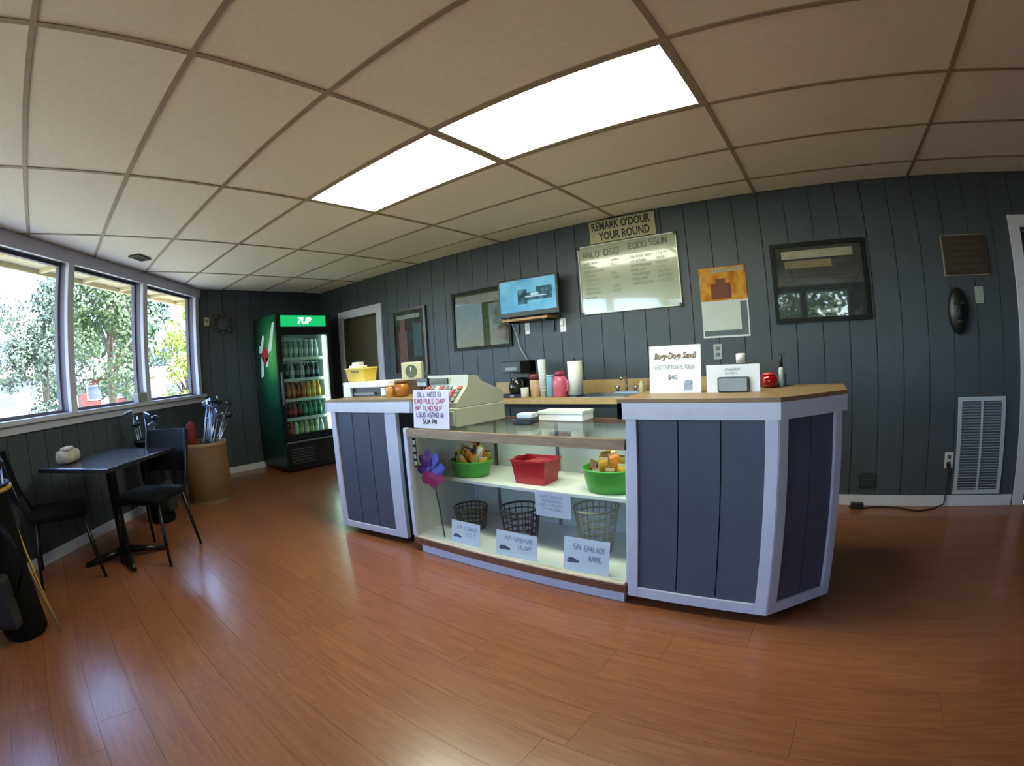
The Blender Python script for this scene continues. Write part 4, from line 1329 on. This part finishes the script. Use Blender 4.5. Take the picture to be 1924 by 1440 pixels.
# shelves and bottles
SHZ = [.425, .665, .905, 1.155, 1.42]
WIRE = M('cooler_wire_white', '#aeb9b7', .4)
for k, z in enumerate(SHZ[1:]):
    sf = obj('shelf', bx(CB+.055, CF-.09, CL+.05, CR-.05, z-.012, z-.004), WIRE, t)
    obj('price_strip', bx(CF-.09, CF-.082, CL+.05, CR-.05, z-.03, z+.006), M('price_strip_white', '#d5dedb', .4), sf)
BCOL = {'clear': '#9fb4b6', 'navy': '#1c2a38', 'orange': '#b0542a', 'yellow': '#d0a028', 'cola': '#3a1d18', 'green': '#1d6a4a', 'red': '#8e2f2a', 'lime': '#7b9a4a', 'pale': '#b7bcae'}
BNAME = {'clear': 'clear water', 'navy': 'dark blue', 'orange': 'orange', 'yellow': 'yellow', 'cola': 'dark brown cola', 'green': 'green', 'red': 'red', 'lime': 'lime green', 'pale': 'pale'}
SNAME = ['bottom', 'second lowest', 'middle', 'second highest', 'top']
proto = {}
def bottle(kind, shelf, x, y, z, tall, rowname):
    key = (kind, tall)
    lab = '%s drink bottle in the %s row on the %s cooler shelf' % (BNAME[kind], rowname, SNAME[shelf])
    grp = '%s bottles, %s row, %s cooler shelf' % (BNAME[kind], rowname, SNAME[shelf])
    if key not in proto:
        t = thing('drink_bottle', lab, 'bottle', (x, y, z), 0, grp)
        h = tall
        obj('bottle_body', lathe(B(), [(.026, 0), (.031, .006), (.031, h*.58), (.026, h*.70), (.013, h*.88), (.013, h*.93)], 12), M('drink_'+kind, BCOL[kind], .15, var=.1), t)
        obj('bottle_label', lathe(B(), [(.0318, h*.25), (.0318, h*.52)], 12, capb=False, capt=False), M('drink_label_'+kind, {'clear': '#c8d4d8', 'navy': '#5d7488', 'orange': '#c67a40', 'yellow': '#e0c050', 'cola': '#8a2a22', 'green': '#49906c', 'red': '#c0564c', 'lime': '#c2cf8c', 'pale': '#d5d6c8'}[kind], .4), t)
        obj('bottle_cap', lathe(B(), [(.015, h*.93), (.015, h), (.012, h)], 10), M('drink_cap_'+kind, {'clear': '#e4eaea', 'navy': '#c9d2d6', 'orange': '#d88a3c', 'yellow': '#f0d060', 'cola': '#b3302c', 'green': '#7fc49a', 'red': '#e0e0dc', 'lime': '#e4ead0', 'pale': '#c9a080'}[kind], .4), t)
        proto[key] = t
    else:
        t = copy_tree(proto[key])
        t.location = (x, y, z)
        t['label'], t['group'] = lab, grp
    return t
rows = [['pale', 'red', 'pale', 'lime', 'pale', 'lime', 'pale', 'pale'],
        ['red', 'cola', 'red', 'cola', 'green', 'green', 'green', 'green'],
        ['navy', 'orange', 'orange', 'red', 'orange', 'yellow', 'yellow', 'yellow'],
        ['clear', 'navy', 'clear', 'navy', 'clear', 'navy', 'navy', 'navy'],
        ['clear', 'clear', 'clear', 'clear', 'clear', 'clear', 'clear', 'clear']]
for k, row_ in enumerate(rows):
    for q, kind in enumerate(row_):
        yy = CL+.10+q*.0755
        for dep in range(2):
            bottle(kind, k, CF-.135-dep*.085, yy, SHZ[k]-(0.004 if k else 0.004)+.0005, .215 if k < 4 else .235, ('front', 'second')[dep])

# ------------------------------------------------------------------ table and chairs by the windows
t = thing('cafe_table', 'dark square pedestal table by the windows', 'table', SW(2.86, .665), WROT)
obj('table_top', box(B(), -.42, .42, -.335, .335, .715, .742, bev=.006), M('dark_table_top', '#2b2638', .22, var=.1, coat=.3), t)
obj('top_edge', box(B(), -.424, .424, -.339, .339, .716, .736), BLACKP, t)
obj('column', lathe(B(), [(.05, .05), (.038, .08), (.038, .66), (.06, .70), (.06, .715)], 16), BLACKM, t)
obj('mount_plate', bx(-.16, .16, -.16, .16, .705, .715), BLACKM, t)
for k in range(4):
    a = math.pi/4*(2*k+1)
    obj('base_foot', tube(B(), [(.03*math.cos(a), .03*math.sin(a), .07), (.18*math.cos(a), .18*math.sin(a), .045), (.33*math.cos(a), .33*math.sin(a), .018)], [.03, .024, .017], 8), BLACKM, t)
t = thing('tissue_pack', 'pale cream soft tissue pack on the dark table', 'tissues', SW(2.68, .42, .743), WROT+R(20))
pk = box(B(), -.115, .115, -.065, .065, .001, .10, bev=.038)
for v in pk.verts:
    v.co.z = .001+(v.co.z-.001)*(1+.16*math.sin(31*v.co.x+1)+.08*math.sin(40*v.co.y))
    v.co.x *= 1-.8*max(0, v.co.z-.05)
for f in pk.faces:
    f.smooth = True
obj('pack', pk, M('cream_tissue', '#a89e90', .8, var=.25, scale=30, bump=.5, bscale=25), t)
obj('tissue_flap', box(B(), -.07, .06, -.03, .03, .088, .108, bev=.009), M('tissue_white', '#b9b2a6', .8, var=.2, scale=30), t)
t = thing('napkin_holder', 'small grey box standing on the window sill', 'box', SW(4.30, -.005, 1.061), WROT)
obj('holder', box(B(), -.10, .10, -.03, .04, 0, .09, bev=.004), M('grey_holder', '#8b8f8a', .6, var=.1), t)
obj('holder_top', bx(-.09, .09, -.02, .03, .09, .096), M('pale_grey_holder', '#9ea29c', .6), t)
def chair(label, loc, rot):
    """seat faces local +y, back at -y"""
    t = thing('side_chair', label, 'chair', loc, rot, 'black chairs at the table')
    obj('seat', box(B(), -.205, .205, -.20, .215, .43, .475, bev=.016), BLACKV, t)
    bm = B()
    prof = []
    for k in range(9):
        u = -.20+.40*k/8
        prof.append((u, -.25-.03*(1-(u/.2)**2)))
    f0 = [bm.verts.new((u, v, .56)) for u, v in prof]
    f1 = [bm.verts.new((u, v-.085, .87)) for u, v in prof]
    b0 = [bm.verts.new((u, v-.022, .56)) for u, v in prof]
    b1 = [bm.verts.new((u, v-.107, .87)) for u, v in prof]
    for k in range(8):
        bm.faces.new((f0[k], f0[k+1], f1[k+1], f1[k])); bm.faces.new((b0[k+1], b0[k], b1[k], b1[k+1]))
        bm.faces.new((f1[k], f1[k+1], b1[k+1], b1[k])); bm.faces.new((f0[k+1], f0[k], b0[k], b0[k+1]))
    bm.faces.new((f0[0], f1[0], b1[0], b0[0])); bm.faces.new((f0[8], b0[8], b1[8], f1[8]))
    obj('backrest', bm, BLACKV, t)
    for s in (-1, 1):
        obj('back_post', tube(B(), [(s*.19, -.19, .42), (s*.19, -.25, .56), (s*.185, -.34, .87)], .012, 8), BLACKM, t)
        for f in (-1, 1):
            foot = (s*.225, f*.235, 0)
            obj('leg', tube(B(), [foot, (s*.18, f*.17, .43)], [.011, .014], 8), BLACKM, t)
    obj('seat_frame', box(box(bx(-.19, .19, -.185, -.165, .412, .43), -.19, .19, .17, .19, .412, .43), -.19, .19, -.165, .17, .418, .43), BLACKM, t)
    return t
chair('black chair at the left end of the table with its backrest leaning away', (-3.70, -.12, 0), 0)
p = SW(3.0, .90)
chair('black chair pushed in at the far side of the table near the barrel', (p.x, p.y, 0), WROT+R(90))

# golf barrel
BC = Vector((-5.03, 1.465, 0))
t = thing('cardboard_barrel', 'round brown cardboard barrel holding golf clubs in the corner', 'barrel', BC)
KR = M('kraft_board', '#624829', .7, var=.1, scale=5)
obj('barrel_wall', lathe(B(), [(.235, 0), (.24, .01), (.24, .60), (.228, .60), (.228, .02)], 32), KR, t)
obj('rim_band', lathe(B(), [(.242, .575), (.243, .60), (.236, .606), (.227, .60)], 32, capb=False, capt=False), M('barrel_rim', '#8d7048', .6), t)
obj('base_band', lathe(B(), [(.242, .0), (.242, .03)], 32, capb=False, capt=False), M('barrel_base_band', '#6d5838', .7), t)
STEEL = M('club_steel', '#aab4c8', .22, metal=1.0, var=.05)
GRIP = M('club_grip', '#17191e', .6)
HEADB = M('club_head_dark', '#2a2d36', .3, metal=.6)
def club(base, tip, kind, label, group, cat='golf club'):
    """head up at tip"""
    base, tip = Vector(base), Vector(tip)
    t = thing('golf_club', label, cat, base, 0, group)
    d = tip-base
    obj('shaft', tube(B(), [d*.25, d*.97], [.0065, .005], 6), STEEL, t)
    obj('grip', tube(B(), [d*.0, d*.25], [.011, .009], 6), GRIP, t)
    u = rng.uniform(0, 6.28)
    side = Vector((math.cos(u), math.sin(u), 0))
    if kind == 'iron':
        mt = Matrix.Translation(d) @ Matrix.Rotation(u, 4, 'Z') @ Matrix.Rotation(R(20), 4, 'Y')
        obj('club_head', box(B(), -.012, .07, -.009, .009, -.018, .038, bev=.006, mat=mt), STEEL, t)
    else:
        mt = Matrix.Translation(d) @ Matrix.Rotation(u, 4, 'Z')
        bm = B()
        sphere(bm, (.035, 0, .0), .05, 12, (1, .8, .5))
        bmesh.ops.transform(bm, matrix=mt, verts=bm.verts)
        obj('club_head', bm, HEADB, t)
    return t
for k in range(18):
    a = rng.uniform(0, 6.28)
    r = rng.uniform(.02, .17)
    b0 = BC+Vector((r*math.cos(a)*.5-.03, r*math.sin(a)*.5-.09, .03))
    tp = BC+Vector((rng.uniform(-.06, .12), .22+rng.uniform(-.17, .13), rng.uniform(.80, 1.02)))
    club(b0, tp, 'iron' if k % 5 else 'wood', 'steel shafted golf club standing in the cardboard barrel', 'golf clubs in the barrel')
t = thing('red_headcover', 'dark red club headcover sticking out of the barrel', 'headcover', BC+Vector((.02, -.13, .50)))
obj('sock', lathe(B(), [(.02, 0), (.03, .06), (.05, .14), (.055, .24), (.045, .30), (.01, .325)], 14), M('dark_red_knit', '#6d1418', .8, bump=.3), t)
obj('cuff', lathe(B(), [(.033, .05), (.036, .09)], 14, capb=False, capt=False), M('dark_grey_knit', '#3a2020', .8), t)

# golf bags
def golf_bag(label, base, lean, rotz, L, r, mat, group, nclub, labc, accent=None):
    t = thing('golf_bag', label, 'golf bag', base, rotz, group)
    mt = Matrix.Rotation(lean, 4, 'X')
    bm = lathe(B(), [(r*.92, 0), (r, .02), (r*.95, L*.35), (r*.98, L*.6), (r*.9, L*.9), (r*1.02, L*.95), (r*1.02, L), (r*.9, L), (r*.85, L*.8)], 18)
    bmesh.ops.transform(bm, matrix=mt, verts=bm.verts)
    obj('bag_body', bm, mat, t)
    obj('bag_pocket', box(B(), -r*.6, r*.6, -r*1.35, -r*.6, L*.12, L*.48, bev=.03, mat=mt), M('bag_pocket_black', '#1d1f23', .6), t)
    obj('bag_collar', tube(B(), [mt @ Vector((r*1.03*math.cos(2*math.pi*k/18), r*1.03*math.sin(2*math.pi*k/18), L*.97)) for k in range(19)], .012, 6, caps=False), accent or BLACKP, t)
    obj('strap', tube(B(), [mt @ Vector(p) for p in ((r*.6, -r*.8, L*.85), (r*1.5, -r*1.1, L*.7), (r*1.6, -r*1.1, L*.5), (r*.8, -r*.8, L*.35))], .014, 6), BLACKV, t)
    bpy.context.view_layer.update()
    mw = Matrix.Translation(base) @ Matrix.Rotation(rotz, 4, 'Z') @ mt
    for k in range(nclub):
        a = 2*math.pi*k/nclub
        b0 = mw @ Vector((r*.45*math.cos(a), r*.45*math.sin(a), L*.25))
        tp = mw @ Vector((r*.85*math.cos(a+.3), r*.85*math.sin(a+.3), L+.10+.16*((k*7) % 5)/5))
        club(b0, tp, 'iron' if k % 3 else 'wood', labc, labc.replace('golf club', 'clubs'))
    return t
p = SW(3.80, .42)
golf_bag('black golf bag with clubs standing between table and barrel', Vector((p.x, p.y, 0)), R(-4), WROT, .76, .12, BLACKV, 'golf bags', 7, 'golf club in the black bag between table and barrel')
golf_bag('black golf bag with yellow straps at the left edge of the photo', Vector((-2.90, -.47, 0.004)), R(2), R(62), .80, .14, BLACKV, 'golf bags', 6, 'golf club in the bag at the left edge', accent=M('yellow_webbing', '#9a7a24', .6))
t = thing('yellow_alignment_rod', 'thin yellow rod leaning on the golf bag at the left edge', 'rod', (-2.86, -.27, 0))
obj('rod', tube(B(), [(0, 0, .006), (-.10, -.10, .62)], .007, 6), M('yellow_rod', '#b08c2c', .5), t)
obj('rod_tip', tube(B(), [(-.10, -.10, .62), (-.105, -.105, .65)], .008, 6), BLACKP, t)
t = thing('yellow_alignment_rod', 'thin tan rod crossing the yellow rod at the left edge', 'rod', (-2.80, -.26, 0))
obj('rod', tube(B(), [(0, 0, .006), (-.17, -.16, .66)], .007, 6), M('tan_rod', '#8d7a52', .5), t)
obj('rod_tip', tube(B(), [(-.17, -.16, .66), (-.178, -.167, .69)], .008, 6), BLACKP, t)

# ------------------------------------------------------------------ outside
ZG = -.25
def grass_mat():
    return M('lawn', '#8c865a', .9, var=.25, scale=.6)
bm = B()
bmesh.ops.create_grid(bm, x_segments=24, y_segments=24, size=90)
for f in list(bm.faces):
    c = f.calc_center_median()
    if -6.5 < c.x < 3.4 and -3.2 < c.y < 4:
        pass
g = struct(obj('ground', bm, grass_mat(), None, (0, 0, ZG)), 'sunlit lawn outside the windows')
struct(obj('bounce_slab', prism(B(), [(-9.2, 1.2), (-1.2, -7.2), (6, -7.2), (6, -2.9), (-1.5, -2.9), (-6.4, 2.0), (-8.4, 4.2)], ZG, ZG+.03), M('bounce_concrete', '#d6c4b2', .9, var=.06)), 'added pale slab around the building, bounces daylight indoors')  # added to bounce neutral daylight up to the ceiling
struct(obj('driveway', bx(-24, -16, -60, 60, ZG, ZG+.02), M('pale_asphalt', '#a8a6a0', .9, var=.08)), 'pale road beyond the lawn')
LEAF = {}
def leafmat(col):
    if col not in LEAF:
        LEAF[col] = M('leaf_'+col[1:], col, .6, var=.35, scale=1.4)
    return LEAF[col]
def tree(label, x, y, h, rad, col, trunk_r=.15, nleaf=2600, lsize=.16, zlo=.28, sq=1.0, seed=1, name='leafy_tree'):
    rg = random.Random(seed)
    t = thing(name, label, 'tree' if name == 'leafy_tree' else 'shrub', (x, y, ZG))
    tb = B()
    tube(tb, [(0, 0, 0), (.05*h*rg.uniform(-.3, .3), 0, h*.35), (0, 0, h*.75)], [trunk_r, trunk_r*.75, trunk_r*.3], 8)
    for k in range(6):
        a = 2*math.pi*k/6+rg.uniform(-.3, .3)
        z0 = h*rg.uniform(.3, .5)
        tube(tb, [(0, 0, z0), (rad*.3*math.cos(a), rad*.3*math.sin(a), z0+h*.12), (rad*.65*math.cos(a), rad*.65*math.sin(a), z0+h*.22)], [trunk_r*.45, trunk_r*.3, trunk_r*.12], 6)
    obj('trunk', tb, M('bark', '#4a4238', .9, var=.2), t)
    verts, faces = [], []
    blobs = []
    for k in range(26):
        a = rg.uniform(0, 6.283)
        zz = rg.uniform(zlo, .92)
        prof = math.sin(math.pi*min(1, max(.08, (zz-zlo+.12)/(1.12-zlo))))**.6
        r = rad*.72*prof*math.sqrt(rg.uniform(.1, 1))
        blobs.append((r*math.cos(a), r*math.sin(a)*sq, h*zz, rad*rg.uniform(.24, .40)))
    for k in range(nleaf):
        bx_, by, bz, br = blobs[k % len(blobs)]
        d = Vector((rg.gauss(0, 1), rg.gauss(0, 1), rg.gauss(0, 1))).normalized()*br*rg.uniform(.55, 1.0)
        c = Vector((bx_, by, bz))+d
        n = (d.normalized()+Vector((rg.uniform(-.7, .7), rg.uniform(-.7, .7), rg.uniform(-.2, .9)))).normalized()
        u, v = frame_axes(n)
        an = rg.uniform(0, 6.283)
        u, v = u*math.cos(an)+v*math.sin(an), v*math.cos(an)-u*math.sin(an)
        s = lsize*rg.uniform(.6, 1.3)
        i = len(verts)
        verts += [c-u*s*.5, c+v*s*.3-n*s*.08, c+u*s*.5, c-v*s*.3-n*s*.08]
        faces.append((i, i+1, i+2, i+3))
    me = bpy.data.meshes.new('crown')
    me.from_pydata([tuple(v) for v in verts], [], faces)
    me.materials.append(leafmat(col))
    obj('crown', me, None, t)
    return t
tree('broad pale green tree seen through the leftmost window', -20.0, -.45, 6.2, 2.2, '#4d5a48', .18, 9000, .17, .12, seed=2)
tree('large green tree with a dark trunk seen through the middle window', -14.0, 1.55, 6.2, 1.75, '#3f4f2b', .14, 11000, .125, .22, seed=3)
tree('yellow green shrub close outside the window nearest the corner', -9.75, 2.62, 3.1, .75, '#7c8426', .05, 6000, .07, .12, seed=4, name='garden_shrub')
tree('hazy blue green tree far behind the pale green tree', -42, -6.5, 8.5, 4.5, '#66776f', .3, 3000, .55, .1, seed=5)  # haze of the far trees is mixed into their leaf colours
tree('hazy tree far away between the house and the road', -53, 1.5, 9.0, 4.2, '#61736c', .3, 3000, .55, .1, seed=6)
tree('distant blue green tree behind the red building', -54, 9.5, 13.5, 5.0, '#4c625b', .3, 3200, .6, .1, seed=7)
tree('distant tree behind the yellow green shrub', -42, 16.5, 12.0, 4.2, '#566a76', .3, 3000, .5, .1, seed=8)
tree('bushy tree beside the trunk of the middle window tree', -22, 3.1, 7.6, 2.0, '#43563a', .18, 3200, .26, .12, seed=9)
tree('low dark shrub under the pale green tree', -17.5, .05, 1.9, .55, '#33442f', .04, 1400, .12, .1, seed=10, name='garden_shrub')
tree('roadside tree outside the front windows, left one', -5.5, -13.0, 6.5, 2.6, '#485a38', .18, 3000, .28, .2, seed=11)
tree('roadside tree outside the front windows, right one', -.5, -15.0, 7.0, 2.8, '#4e613c', .2, 3000, .28, .2, seed=12)
tree('tree far out in front of the building', -12.0, -12.0, 7.0, 3.0, '#485a38', .2, 3000, .3, .15, seed=13)
def house(label, x, y, rz, w_, d_, h, rh, wm, rm):
    t = thing('far_house', label, 'house', (x, y, ZG), rz)
    obj('wall', bx(-w_/2, w_/2, -d_/2, d_/2, 0, h), wm, t)
    bm = B()
    o = .5
    pts = [(-w_/2-o, -d_/2-o, h), (w_/2+o, -d_/2-o, h), (w_/2+o, d_/2+o, h), (-w_/2-o, d_/2+o, h), (-w_/2+d_/2*.3, 0, h+rh), (w_/2-d_/2*.3, 0, h+rh)]
    v = [bm.verts.new(p) for p in pts]
    for f in ((0, 1, 5, 4), (1, 2, 5), (2, 3, 4, 5), (3, 0, 4), (3, 2, 1, 0)):
        bm.faces.new([v[k] for k in f])
    obj('roof', bm, rm, t)
    for sx in (-.3, .05, .32):
        wi = obj('window', bx(sx*w_-.55, sx*w_+.55, -d_/2-.04, -d_/2, h*.42, h*.82), M('house_window_frame', '#d8d8d8', .5), t)
        obj('pane', bx(sx*w_-.48, sx*w_+.48, -d_/2-.05, -d_/2-.035, h*.45, h*.79), M('house_pane', '#3c4650', .15), wi)
    obj('front_door', bx(-.14*w_-.45, -.14*w_+.45, -d_/2-.04, -d_/2, 0, h*.8), M('house_door', '#6a5a50', .5), t)
    return t
house('grey house with a pale pink roof seen at the left edge of the windows', -31.5, -5.2, R(90), 7.2, 6, 2.5, .95, M('grey_siding', '#74767c', .8), M('pale_pink_roof', '#cdbab2', .8))
house('low dark red building behind the middle window tree', -36, 4.0, R(90), 5.0, 5, 2.3, .75, M('dark_red_brick', '#5a2c2a', .85, var=.2), M('dusty_pink_roof', '#b07e74', .8))
house('white house seen beneath the yellow green shrub', -30, 8.2, R(90), 5.5, 5, 2.0, .6, M('white_siding', '#a89c98', .8), M('pinkish_roof', '#b79a98', .8))
